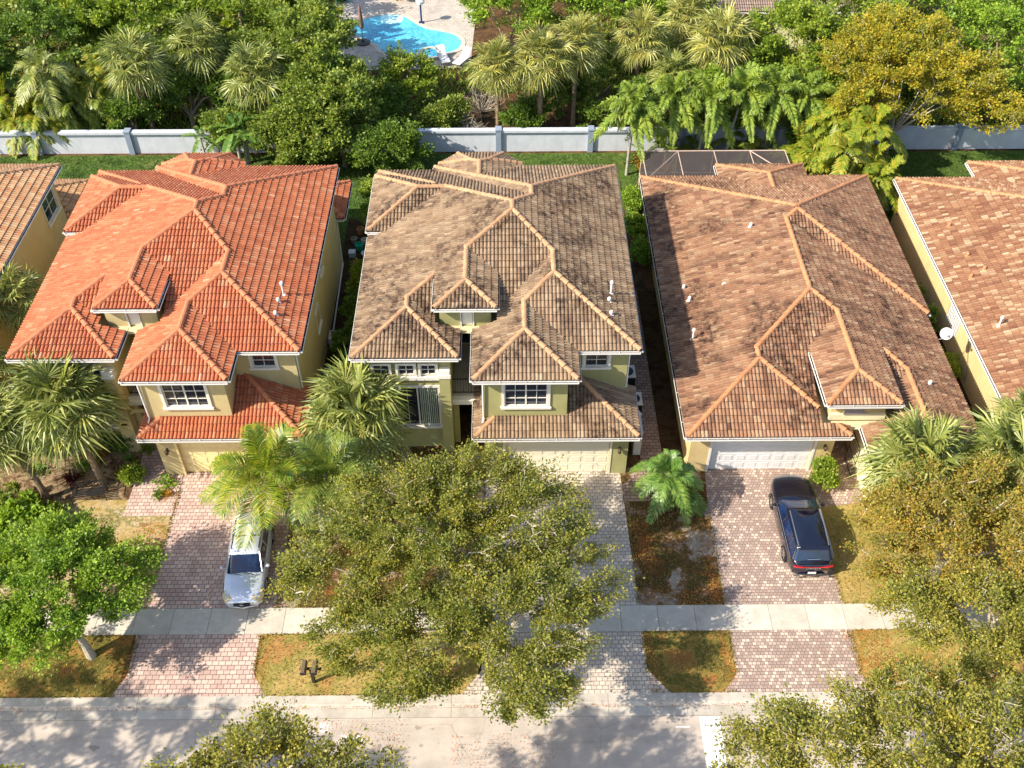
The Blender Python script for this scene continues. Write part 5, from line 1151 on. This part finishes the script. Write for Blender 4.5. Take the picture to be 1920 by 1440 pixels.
bgt('dark green understorey mass behind the right half of the wall', 17.4, 60.6, [(17.4, 60.4, 2.4, 2.4, 1.3, 1.8), (13.4, 60.2, 2.0, 2.2, 1.1, 1.5), (28.5, 60.4, 2.6, 3.4, 1.4, 1.9), (33, 60, 2.6, 3, 1.4, 1.9)], L_DARK, 18000, 122, 130, .5, .18)
bgt('green understorey tree between the fan palms on the left', -21.8, 64.2, [(-21.8, 64.4, 3.4, 2.4, 1.6, 2.0), (-17.4, 64.4, 3.6, 2.6, 1.6, 2.2), (-26, 64, 3.2, 2.2, 1.5, 2)], L_FIC, 18000, 123, 120, .55, .19)
bgt('bushy green tree behind the banana plant and fan palm', -14.8, 60.6, [(-14.8, 60.8, 3.4, 2.0, 1.6, 2.2), (-17.8, 58.0, 2.0, 1.4, .9, 1.4)], L_FIC, 13000, 124, 90, .5, .17)
bgt('bushy tree behind the middle foxtail palms', 12.6, 59.4, [(12.4, 59.6, 3.4, 2.4, 1.0, 1.8), (16.2, 59.4, 3.4, 2.2, 1.0, 1.8)], L_BRIGHT, 14000, 125, 90, .5, .17)
for i, (x, y, z, rx, ry, rz_, mt, lb) in enumerate([(-24.5, 59.9, 1.8, 1.8, .9, 1.4, L_DARK, 'dark bush behind the wall under the leftmost fan palm'), (-4.4, 60.0, 1.2, 1.3, .8, 1.0, L_FIC, 'low green bush behind the wall beside the bare shrubs'), (1.0, 59.9, 1.2, 1.4, .8, 1.0, L_DARK, 'low dark bush behind the wall between the two straight palm trunks'), (3.6, 62.6, 1.8, 1.8, 1.2, 1.5, L_DARK, 'dark bush behind the fan palm trunks right of the orange soil'),
        (8.0, 59.8, 1.8, 1.5, .9, 1.5, L_FIC, 'green bush behind the wall beside the corner of the lawn'), (19.2, 57.0, 1.6, 1.4, .9, 1.4, L_DARK, 'dark bush in front of the wall left of the areca clump'), (30.5, 60.0, 2.2, 2.0, 1.0, 1.8, L_FIC, 'green bush behind the wall at the right edge'), (-8.6, 60.2, 1.9, 1.8, 1.0, 1.6, L_DARK, 'dark bush behind the wall right of the big glossy tree')]):
    bgt(lb, x, y, [(x, y, z, rx, ry, rz_), (x+.8, y+1.0, z*1.2, rx*.8, ry, rz_)], mt, 9000, 200+i, 60, .5, .16, nm='bush')
tag(scatter('undergrowth', [rect(-44, -13, 58.9, 84), rect(-9, -3, 58.9, 66), rect(5, 40, 58.9, 80), rect(-6, 5, 66, 70)], 56000, .34, L_FIC, 210), 'low green undergrowth under the trees behind the wall', 'undergrowth')
bgt('tree at the far top left behind the areca clumps', -34, 70, [(-34, 70, 4, 4.5, 3, 3), (-30, 73, 5, 4, 3, 2.6), (-38, 66, 4, 3, 3, 2.6)], L_FIC, 20000, 220, 130, .7, .22)
clump_palm('areca_clump', -33.8, 61.6, 10, 2.3, 'areca clump behind the wall, outermost on the left', 221, L_COCOD, 1.8, (1.5, 3.8), 9, group='areca clumps', pairs=24, lw=.05, sag=.8)
# fan palms behind the wall
for i, (x, y, h, R, lb, mt) in enumerate([(-23.6, 60.4, 5.4, 2.5, 'leftmost fan palm behind the white wall', 0), (-20.0, 62.6, 5.6, 2.2, 'fan palm behind the wall, second from the left', 0), (-15.9, 59.6, 5.0, 2.4, 'fan palm behind the wall, just above the banana plant', 0),
        (-.5, 60.2, 5.2, 2.1, 'fan palm right of the bare shrubs with a visible straight trunk', 1), (2.3, 60.2, 5.8, 2.3, 'taller fan palm right of the bare shrubs', 1), (4.6, 61.6, 6.0, 2.2, 'fan palm behind the wall above the tan roofed house', 1), (8.8, 62.4, 6.0, 2.2, 'fan palm behind the first foxtail palm', 1),
        (12.2, 65.0, 6.2, 2.0, 'fan palm furthest back, in front of the far house', 1), (13.9, 61.8, 6.0, 2.6, 'large fan palm behind the middle foxtail palms', 1), (10.8, 60.4, 4.4, 1.9, 'lower fan palm between the foxtail palm trunks', 0), (25.4, 70.4, 6.2, 2.3, 'fan palm behind the golden crowned tree at the top edge', 0), (17.2, 59.7, 2.2, 1.7, 'low yellowish fan palm behind the wall near the screen enclosure', 1)]):
    sabal(x, y, h, R, lb, 140+i, mat=L_SABALY if mt else L_SABAL, n=34, group='fan palms behind the wall', dead=5)
# feathery palms
FX = 'foxtail palms in front of the wall'
for i, (x, y, h, R, ln, lb) in enumerate([(7.75, 55.6, 4.6, 1.9, (.2, .2), 'foxtail palm at the corner of the bright lawn'), (10.3, 56.6, 4.9, 1.9, (.2, .2), 'second foxtail palm from the left'), (12.3, 56.2, 4.9, 1.9, (.4, .2), 'foxtail palm behind the middle of the screen enclosure'), (14.2, 56.8, 5.1, 1.9, (.6, .2), 'foxtail palm with the most slanted trunk'), (16.7, 56.9, 5.1, 1.9, (.1, .2), 'foxtail palm behind the right end of the screen enclosure'), (18.4, 57.4, 4.7, 1.7, (.3, .0), 'rightmost foxtail palm, next to the yellow green palm clump')]):
    feather_palm('foxtail_palm', x, y, h, R*1.5, lb, 160+i, L_FOX, 20, FX, ln, .09, M_PALMG, pairs=34, lw=.028, ll=.17, el0=78, el1=-25, sag=.75, plume=True)
feather_palm('feather_palm', -29.6, 60.4, 5.0, 2.6, 'grey green feather palm at the upper left edge', 171, L_SABAL, 16, 'feather palms at the upper left', (0, 0), .11, M_PALMG, pairs=30, lw=.035, ll=.3, sag=.8)
feather_palm('feather_palm', -26.9, 62.0, 4.0, 2.6, 'drooping feather palm left of the leaning pole', 172, L_ARECA, 14, 'feather palms at the upper left', (.3, 0), .1, M_PALMG, pairs=30, lw=.035, ll=.32, sag=.9)
clump_palm('areca_clump', -31.4, 60.6, 9, 2.2, 'dense areca clump behind the wall at the left edge', 173, L_ARECA, 1.9, (1.6, 3.6), 8, group='areca clumps', pairs=24, lw=.05, sag=.7)
clump_palm('areca_clump', -27.6, 61.2, 7, 2.0, 'areca clump behind the wall left of the leaning pole', 174, L_COCOD, 1.4, (1.2, 2.8), 8, group='areca clumps', pairs=24, lw=.05, sag=.8)
clump_palm('areca_clump', 20.6, 54.4, 19, 2.4, 'large yellow green areca clump beside the terracotta roof, in front of the golden tree', 175, L_ARECA, 2.3, (1.6, 4.8), 10, group='areca clumps', pairs=24, lw=.055, ll=.3, sag=.7)
clump_palm('areca_clump', 22.4, 51.6, 7, 1.8, 'hanging yellow orange areca clump in the gap between the last two roofs', 176, L_ARECA, 1.0, (1.2, 2.9), 8, group='areca clumps', pairs=22, lw=.055, ll=.3, sag=.8)
clump_palm('areca_clump', 11.3, 57.0, 6, 1.5, 'low palm undergrowth between the foxtail palm trunks', 177, L_COCOD, 1.6, (.4, 1.2), 7, group='areca clumps', pairs=20, lw=.05, sag=.6)
clump_palm('areca_clump', 15.4, 57.3, 6, 1.5, 'low palm undergrowth behind the right half of the screen enclosure', 178, L_COCOD, 1.4, (.4, 1.2), 7, group='areca clumps', pairs=20, lw=.05, sag=.6)
for i, (x, y, lb) in enumerate([(8.9, 56.9, 'orange yellow bromeliad behind the left end of the screen enclosure'), (10.2, 55.6, 'yellow bromeliad behind the screen, second from the left'), (12.0, 57.6, 'orange bromeliad at the foot of the middle foxtail palm'), (16.2, 57.6, 'pale orange bromeliad near the dark part of the wall')]):
    leafy_plant('bromeliad', x, y, lb, 180+i, L_BROM, 34, 1.0, .09, group='bromeliads')
# banana plants in front of the wall
for i, (x, y, s, lb) in enumerate([(-17.2, 57.2, 1.0, 'tall banana plant with torn leaves above the peak of the red roof'), (-19.2, 57.6, .7, 'small banana plant with hanging leaves in front of the white wall')]):
    r = np.random.default_rng(190+i); t = thing('banana_plant', (x, y, 0), lb, 'banana plant', 'banana plants'); Q = []; m = MB()
    for k in range(3 if s > .8 else 2):
        bx, by, hh = r.uniform(-.5, .5), r.uniform(-.3, .3), s*r.uniform(1.8, 2.6); m.tube([(bx, by, 0), (bx*1.2, by, hh)], [.13*s, .08*s], 8)
        for q in range(8):
            a = q*2.4+r.uniform(-.3, .3); e = radians(80-12*q+r.uniform(-8, 8)); d = np.array([cos(a)*cos(e), sin(a)*cos(e), sin(e)]); Q += [np.array(v)+np.array([bx*1.2, by, hh]) for v in big_leaf(r, d, s*2.1, s*.27, .55, 5)]
    npmesh('leaves', np.array(Q).reshape(-1, 3), len(Q), 4, L_BAN, t); m.build('stem', M_PALMG, t)

# ------------------------------------------------------------------ cars
def outline(x0, x1, w, r0, r1, n=5):
    """plan outline, counter-clockwise from above, x0 rear, x1 front"""
    P = []
    for cx, cy, r, a0 in ((x1-r1, w-r1, r1, 0), (x0+r0, w-r0, r0, pi/2), (x0+r0, -w+r0, r0, pi), (x1-r1, -w+r1, r1, 3*pi/2)):
        for k in range(n+1): a = a0+pi/2*k/n; P.append((cx+r*cos(a), cy+r*sin(a)))
    return P
def car(name, label, loc, rz, paint, L, W, H, hood, belt, gx, rx, wheels, kind):
    root = thing(name, loc, label, 'car', None, rz); hl = L/2; hw = W/2
    # lower body: stations along the length, ring of section points
    m = MB(); xs = np.linspace(-hl, hl, 25); ring = []
    for x in xs:
        u = x/hl; k = 1-.16*abs(u)**5-(.10*abs(u)**16); w = hw*k
        if u > 0: top = belt-(belt-hood)*min(1, max(0, (x-gx[1]+.1)/.9))**.8*1.0-(.16*max(0, (u-.80)/.20)**2)
        else: top = belt-.03-.10*max(0, (-u-.90)/.10)**2
        zb = .26+.10*max(0, abs(u)-.85)/.15
        cr = .05 if x > gx[1]-.2 else .0
        ring.append([(x, w*.90, zb), (x, w*.985, zb+.12), (x, w, .55), (x, w*.985, top-.14), (x, w*.95, top-.03), (x, w*.86, top+.01), (x, w*.5, top+.03+cr*.5), (x, 0, top+.035+cr), (x, -w*.5, top+.03+cr*.5), (x, -w*.86, top+.01), (x, -w*.95, top-.03), (x, -w*.985, top-.14), (x, -w, .55), (x, -w*.985, zb+.12), (x, -w*.90, zb)])
    n = len(ring[0]); V = [p for r in ring for p in r]
    # bulge the ends in plan
    V = [(x+(.10*(1-(y/hw)**2)*(1 if x > 0 else -1) if abs(x) > hl-.02 else (.05*(1-(y/hw)**2)*(1 if x > 0 else -1) if abs(x) > hl*.88 else 0)), y, z) for x, y, z in V]
    F = [(i*n+j, (i+1)*n+j, (i+1)*n+j+1, i*n+j+1) for i in range(len(ring)-1) for j in range(n-1)]+[tuple(range(n)), tuple(range(len(V)-1, len(V)-n-1, -1))]+[(i*n+n-1, (i+1)*n+n-1, (i+1)*n, i*n) for i in range(len(ring)-1)]
    m.add(V, F); body = m.build('body', paint, root, smooth=True)
    # cabin
    o0 = outline(gx[0], gx[1], hw*.90, .22, .30); zr = H-.10; o1 = outline(rx[0], rx[1], hw*.74, .16, .16); nn = len(o0)
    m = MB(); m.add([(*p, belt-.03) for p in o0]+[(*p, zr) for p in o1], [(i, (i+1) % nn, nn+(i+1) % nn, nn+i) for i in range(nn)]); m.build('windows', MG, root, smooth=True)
    m = MB(); o2 = outline(rx[0]+.15, rx[1]-.12, hw*.64, .2, .2); cx = (rx[0]+rx[1])/2
    ov = outline(rx[0]-.03, rx[1]+.03, hw*.76, .16, .16)
    m.add([(*p, zr-.035) for p in ov]+[(*p, zr+.01) for p in o1]+[(x, y, H-.02) for x, y in o2]+[(cx, 0, H)], [(i, (i+1) % nn, nn+(i+1) % nn, nn+i) for i in range(nn)]+[(nn+i, nn+(i+1) % nn, 2*nn+(i+1) % nn, 2*nn+i) for i in range(nn)]+[(2*nn+i, 2*nn+(i+1) % nn, 3*nn) for i in range(nn)])
    roof = m.build('roof', paint, root, smooth=True)
    def side_pt(x, t, s):  # point on the cabin side at height fraction t
        return (x, s*(hw*.90+(hw*.74-hw*.90)*t), belt-.03+(zr-belt+.03)*t)
    for s in (-1, 1):
        def strip(xa, xb, w):
            m = MB()
            a, b = side_pt(xa, 0, s), side_pt(xb, 1, s); e = .014*s
            m.add([(a[0]-w, a[1]+e, a[2]), (a[0]+w, a[1]+e, a[2]), (b[0]+w*.8, b[1]+e, b[2]), (b[0]-w*.8, b[1]+e, b[2]), (a[0]-w, a[1]-.02*s, a[2]), (a[0]+w, a[1]-.02*s, a[2]), (b[0]+w*.8, b[1]-.02*s, b[2]), (b[0]-w*.8, b[1]-.02*s, b[2])],
                  [(0, 1, 2, 3), (4, 7, 6, 5), (0, 4, 5, 1), (2, 6, 7, 3), (1, 5, 6, 2), (0, 3, 7, 4)]); m.build('pillar', paint, root)
        for xa, xb in kind['pillars']: strip(xa, xb, .04)
        fa, fb = (gx[1]-.16, s*hw*.86, belt-.02), (rx[1]-.08, s*hw*.715, zr); m = MB(); m.tube([fa, fb], .028, 5); m.build('pillar', paint, root); m = MB()
        ra, rb = (gx[0]+.10, s*hw*.86, belt-.02), (rx[0]+.08, s*hw*.715, zr); m.tube([ra, rb], .045, 5)
        m.build('pillar', paint, root)
    for s in (-1, 1):
        m = MB(); m.tube([(rx[0]+.1, s*hw*.66, zr+.06), ((rx[0]+rx[1])/2, s*hw*.68, H+.02), (rx[1]-.25, s*hw*.66, zr+.07)], .022, 6); m.build('roof_rail', kind['rail'], root)
        m = MB(); x = gx[1]-.42; m.lathe((x, s*(hw+.10), belt+.06), [(.02, -.05), (.085, -.03), (.09, .02), (.03, .07)], 8, ax='x'); m.tube([(x, s*hw*.9, belt), (x, s*(hw+.05), belt+.04)], .02, 5); m.build('side_mirror', paint, root)
        for xd in kind['handles']: m = MB(); m.tube([(xd-.1, s*(hw+.008), belt-.15), (xd+.1, s*(hw+.008), belt-.15)], .014, 5); m.build('door_handle', kind['trim'], root)
        m = MB(); m.tube([(gx[0]+.2, s*(hw*.955), belt-.015), (gx[1]-.3, s*(hw*.955), belt-.015)], .012, 5); m.build('belt_trim', kind['trim'], root)
        for xw in wheels:
            m = MB(); m.lathe((xw, s*(hw-.13), .345), [(.02, -.10), (.31, -.10), (.345, -.07), (.345, .08), (.31, .11), (.21, .115), (.20, .09)] if s > 0 else [(.20, -.09), (.21, -.115), (.31, -.11), (.345, -.08), (.345, .07), (.31, .10), (.02, .10)], 24, ax='y'); wh = m.build('wheel', MT, root)
            m = MB(); yy = s*(hw-.03); m.lathe((xw, yy-s*.02, .345), [(.205, -.01), (.205, .01)], 20, ax='y')
            for q in range(5):
                a = 2*pi*q/5; d = Vector((cos(a), 0, sin(a))); e = Vector((-sin(a), 0, cos(a)))*.03; c = Vector((xw, yy-s*.004, .345))
                m.add([tuple(c+e), tuple(c-e), tuple(c+d*.19-e), tuple(c+d*.19+e), tuple(c+e+Vector((0, s*.015, 0))), tuple(c-e+Vector((0, s*.015, 0))), tuple(c+d*.19-e+Vector((0, s*.015, 0))), tuple(c+d*.19+e+Vector((0, s*.015, 0)))], [(0, 1, 2, 3), (4, 7, 6, 5), (0, 4, 5, 1), (1, 5, 6, 2), (2, 6, 7, 3), (3, 7, 4, 0)])
            m.build('rim', MR, wh)
            m = MB(); k = 14; y0, y1 = s*(hw*.955), s*(hw+.006); pts0 = [(xw+.395*cos(t), y0, .345+.395*sin(t)) for t in np.linspace(-.25, pi+.25, k)]; pts1 = [(p[0], y1, p[2]) for p in pts0]; pc = [(xw+.33*cos(t), y1-s*.004, .345+.33*sin(t)) for t in np.linspace(-.25, pi+.25, k)]
            m.add(pts0+pts1+pc, [(i, i+1, k+i+1, k+i) for i in range(k-1)]+[(k+i, k+i+1, 2*k+i+1, 2*k+i) for i in range(k-1)]); m.build('wheel_arch', MBK, root)
    return root, hl, hw
MG = glass('car_glass', '0B1C38', .03); MT = plain('rubber', (.02, .02, .02), .85, .2); MR = plain('alloy', 'B8B8B4', .3, .6, .7); MBK = plain('black_trim', (.015, .015, .016), .6, .3)  # blue of the sky's reflection is put into the car glass colour
CH = plain('chrome_trim', 'D8D6D2', .15, .6, .9, 0); SIL = plain('silver_car_paint', 'C9CDD6', .28, .6, .35, 0.02); BLK = plain('black_car_paint', '0E1020', .12, .8, .0, .05)
for q in (SIL, BLK):
    q.node_tree.nodes['Principled BSDF'].inputs['Coat Weight'].default_value = .8
# silver wagon, nose towards the road
root, hl, hw = car('station_wagon', 'silver station wagon with roof rails parked under the coconut palm', (-11.08, 25.57, .014), radians(-87), SIL, 4.45, 1.72, 1.5, .86, .98, (-2.12, 1.15), (-1.85, .35), (-1.33, 1.30), dict(pillars=[(-.35, -.35), (-1.25, -1.25)], rail=MBK, trim=SIL, handles=(-.9, .15)))
HLM = plain('headlight_lens', 'C8B890', .15, .7, .1, .2, 12)
for s in (-1, 1):
    m = MB(); m.add([(hl-.38, s*.80, .84), (hl-.02, s*.66, .74), (hl+.09, s*.40, .70), (hl-.10, s*.40, .85), (hl-.50, s*.70, .90), (hl-.30, s*.855, .62), (hl-.0, s*.68, .58), (hl+.07, s*.42, .58)], [(0, 1, 3, 4), (1, 2, 3), (0, 5, 6, 1), (1, 6, 7, 2)]); m.build('headlight', HLM, root)
m = MB(); pts = [(hl+.13-.05*(t*t), .33*t, .68-.05*abs(t)**2) for t in np.linspace(-1, 1, 9)]; m.tube(pts, .055, 6); g = m.build('grille', MBK, root)
m = MB(); m.lathe((hl+.185, 0, .70), [(.05, 0), (.045, .015)], 12, ax='x'); m.v = [(x, y*1.5, .70+(z-.70)*.8) for x, y, z in m.v]; m.build('oval_badge', CH, g)
m = MB(); m.tube([(hl-.22, -.74, .40), (hl-.02, -.5, .40), (hl+.07, 0, .40), (hl-.02, .5, .40), (hl-.22, .74, .40)], .07, 8); m.build('front_bumper', SIL, root)
m = MB(); m.tube([(hl+.02, -.42, .47), (hl+.105, 0, .47), (hl+.02, .42, .47)], .03, 6); m.build('lower_intake', MBK, root)
for s in (-1, 1): m = MB(); m.tube([(.2, s*.52, 1.445), (1.08, s*.70, 1.03)], .008, 4); m.build('windscreen_edge', MBK, root)
m = MB()
for y in (-.1, .45): m.tube([(1.16, y, 1.03), (1.02, y-.5, 1.09)], .012, 4)
m.build('wiper', MBK, root)
m = MB(); m.box(-1.2, -1.16, -.56, .56, 1.50, 1.525); m.box(-.55, -.51, -.57, .57, 1.50, 1.53); m.build('roof_crossbar', MBK, root)
# black suv, nose towards the garage
root, hl, hw = car('suv', 'black sport utility car parked nose in on the cobbled driveway of the terracotta roofed house', (12.82, 27.2, .014), radians(90), BLK, 4.86, 1.93, 1.68, 1.02, 1.10, (-2.30, 1.05), (-2.02, .16), (-1.44, 1.43), dict(pillars=[(-.25, -.28), (-1.3, -1.3)], rail=CH, trim=CH, handles=(-.85, .30)))
RED = plain('red_lamp_lens', 'A81418', .15, .7, 0, .1)
m = MB(); pts = [(-hl-.115+.05*t*t+.06*max(0, abs(t)-.8)*5*.6, .83*t, .93) for t in np.linspace(-1, 1, 15)]; m.tube(pts, [.046 if abs(t) > .55 else .02 for t in np.linspace(-1, 1, 15)], 6); tl = m.build('tail_light', RED, root)
m = MB(); m.box(-hl-.135, -hl-.118, -.17, .17, .50, .62); m.build('licence_plate', M_DOORW, root)
m = MB(); m.tube([(-hl+.10, -.78, .42), (-hl-.04, -.5, .40), (-hl-.09, 0, .40), (-hl-.04, .5, .40), (-hl+.10, .78, .42)], .06, 8); m.build('rear_bumper', BLK, root)
for s in (-1, 1): m = MB(); m.box(-hl-.15, -hl-.10, s*.62-.12, s*.62+.12, .33, .38); m.build('exhaust_tip', CH, root)
m = MB(); m.box(-2.14, -1.92, -.60, .60, 1.60, 1.63); m.build('rear_spoiler', BLK, root)
m = MB(); m.tube([(-2.30, .25, 1.16), (-2.28, -.30, 1.17)], .012, 5); m.build('rear_wiper', CH, root)
for s in (-1, 1):
    m = MB(); m.add([(hl-.30, s*.86, .92), (hl-.02, s*.60, .86), (hl-.16, s*.56, .94), (hl-.46, s*.84, 1.0)], [(0, 1, 2, 3)]); m.build('headlight', HLM, root)
for y in (-.45, .0, .45): m = MB(); m.tube([(1.35, y*1.15, 1.075), (2.15, y*.9, .95)], .010, 4); m.build('hood_crease', BLK, root)
m = MB(); m.tube([(hl+.09, -.3, .72), (hl+.13, 0, .72), (hl+.09, .3, .72)], .09, 6); m.build('grille', MBK, root)
cu = bpy.data.curves.new('lettering', 'FONT'); cu.body = 'LINCOLN'; cu.size = .085; cu.space_character = 1.9; cu.extrude = .004; cu.align_x = 'CENTER'
tmp = bpy.data.objects.new('tmp', cu); COL.objects.link(tmp); dg = bpy.context.evaluated_depsgraph_get(); me = bpy.data.meshes.new_from_object(tmp.evaluated_get(dg)); bpy.data.objects.remove(tmp)
me.materials.clear(); me.materials.append(CH); lt = bpy.data.objects.new('lettering', me); COL.objects.link(lt); lt.parent = root
lt.matrix_local = Matrix(((0, .5, -.866, -hl-.165), (-1, 0, 0, 0), (0, .866, .5, .885), (0, 0, 0, 1)))

# ------------------------------------------------------------------ mailboxes, air conditioners, bench, pots
mb_ = thing('mailbox_stand', (-7.67, 20.09, 0), 'twin dark mailboxes on one wooden post in the dry verge', 'mailbox')
MBX = plain('bronze_brown_mailbox', '6A5A42', .5, .4)
m = MB(); m.box(-.055, .055, -.055, .055, 0, 1.0); m.build('post', plain('dark_post', '3A2E26'), mb_)
m = MB(); m.box(-.42, .42, -.05, .05, 1.0, 1.06); m.build('crossbar', plain('dark_post', '3A2E26'), mb_)
for sx in (-.24, .18):
    m = MB(); P = [(sx-.11, 1.065), (sx+.11, 1.065), (sx+.11, 1.19), (sx+.06, 1.27), (sx-.06, 1.27), (sx-.11, 1.19)]
    m.add([(x, -.28, z) for x, z in P]+[(x, .26, z) for x, z in P], [(5, 4, 3, 2, 1, 0), tuple(range(6, 12))]+[(i, (i+1) % 6, 6+(i+1) % 6, 6+i) for i in range(6)]); b = m.build('mailbox', MBX, mb_)
    m = MB(); m.box(sx-.115, sx+.115, -.30, -.281, 1.06, 1.2); m.build('door', MBK, b)
def aircon(x, y, label, rz=0):
    t = thing('air_conditioner', (x, y, 0), label, 'air conditioner', 'air conditioners beside the olive house', rz)
    m = MB(); m.box(-.42, .42, -.42, .42, .08, .95); m.build('casing', MBK, t)
    m = MB(); m.box(-.45, .45, -.45, .45, 0, .08); m.build('base', M_WALK, t)
    m = MB(); m.box(-.44, .44, -.44, .44, .951, 1.0); tp = m.build('top_panel', M_ACBOX, t)
    m = MB(); m.lathe((0, 0, 1.002), [(.34, 0), (.34, .012), (.28, .03), (.08, .04)], 20); m.build('fan_grille', M_IRON, tp)
    m = MB(); m.lathe((0, 0, 1.043), [(.09, 0), (.08, .02)], 12); m.build('fan_hub', M_LEAD, tp)
aircon(6.0, 36.5, 'air conditioner beside the olive house, furthest from the camera'); aircon(6.15, 34.6, 'air conditioner beside the olive house, next to the lower roof')
m = MB(); m.box(5.95, 6.3, 31.8, 33.1, .01, 1.5); m.box(5.93, 6.32, 31.78, 33.12, 1.501, 1.56); ub = tag(m.build('utility_cabinet', M_ACBOX), 'pale narrow utility cabinet below the lower tan roof edge', 'cabinet')
m = MB(); m.tube([(6.1, 32.9, 1.56), (6.2, 33.0, 1.8), (6.35, 32.8, 1.7)], .03, 5); m.build('pipe', M_PVC, ub)
aircon2 = thing('air_conditioner', (-9.0, 39.7, 0), 'pale air conditioner in the gap beside the red roofed house', 'air conditioner')
m = MB(); m.box(-.35, .35, -.35, .35, 0, .7); m.build('casing', M_ACBOX, aircon2); m = MB(); m.lathe((0, 0, .701), [(.28, 0), (.26, .02), (.06, .03)], 16); m.build('fan_grille', M_LEAD, aircon2)
m = MB(); m.tube([(-9.44, 46.6, 2.9), (-9.42, 46.4, .15), (-9.3, 40.4, .12)], .045, 6); tag(m.build('drain_pipe', M_PVC), 'long white drain pipe running along the wall of the red roofed house', 'pipe')
m = MB(); m.lathe((-9.0, 37.3, 0), [(.4, 0), (.45, .35), (.42, .38), (.36, .34), (.02, .32)], 18); tag(m.build('plastic_tub', plain('grey_plastic', '6E7078')), 'round grey tub on the ground near the front of the gap between houses', 'tub')
for x, y, r, h, c, lb, nm, ct in [(-8.7, 49.5, .22, .35, 'B07A50', 'terracotta pot furthest back in the gap between the houses', 'flower_pot', 'pot'), (-8.35, 48.5, .2, .3, 'C8B8A0', 'cream pot by the tan roof corner in the gap', 'flower_pot', 'pot'), (-9.0, 48.6, .2, .3, '8E8478', 'grey pot among the pots in the gap', 'flower_pot', 'pot'), (-8.6, 47.9, .24, .4, '1E9A78', 'green bucket among the pots in the gap between the houses', 'bucket', 'bucket'), (-8.2, 47.2, .22, .3, 'D8D8DC', 'white basin closest to the tan roof in the gap', 'basin', 'basin')]:
    m = MB(); m.lathe((x, y, 0), [(r*.7, 0), (r, h), (r*1.08, h), (r*1.05, h+.03), (r*.85, h), (r*.8, h*.8), (.01, h*.8)], 14); tag(m.build(nm, plain('pot_'+c, c)), lb, ct)
m = MB(); m.box(-9.15, -8.8, 47.15, 47.5, .0, .3); b = tag(m.build('storage_box', plain('blue_white_plastic', 'A8C8DC')), 'small pale blue box on the ground in the gap', 'box'); m = MB(); m.box(-9.17, -8.78, 47.13, 47.52, .301, .34); m.build('lid', M_DOORW, b)
m = MB(); m.box(-8.9, -7.6, 46.2, 46.9, .01, .09); tag(m.build('planter_tray', plain('rusty_tray', '7A3E2A')), 'flat rusty tray on the ground below the pots', 'tray')
t = thing('garden_bench', (-19.1, 29.4, 0), 'black iron garden bench under the palms in front of the red roofed house', 'bench', None, .16)
m = MB()
for y in (-.2, -.1, 0, .1, .2): m.box(-.72, .72, y-.03, y+.03, .42, .45)
m.build('seat', M_IRON, t)
m = MB(); m.box(-.75, .75, .27, .30, .82, .87); m.box(-.75, .75, .27, .30, .5, .54)
for k in range(12): x = -.69+.1255*k; m.box(x-.01, x+.01, .275, .295, .541, .819)
m.build('backrest', M_IRON, t)
for x in (-.74, .74):
    for y in (-.24, .27): m = MB(); m.tube([(x, y, 0), (x, y, .44 if y < 0 else .85)], .022, 6); m.build('leg', M_IRON, t)
    m = MB(); m.tube([(x, -.24, .44), (x, -.24, .66), (x, .27, .66)], .02, 6); m.build('armrest', M_IRON, t)
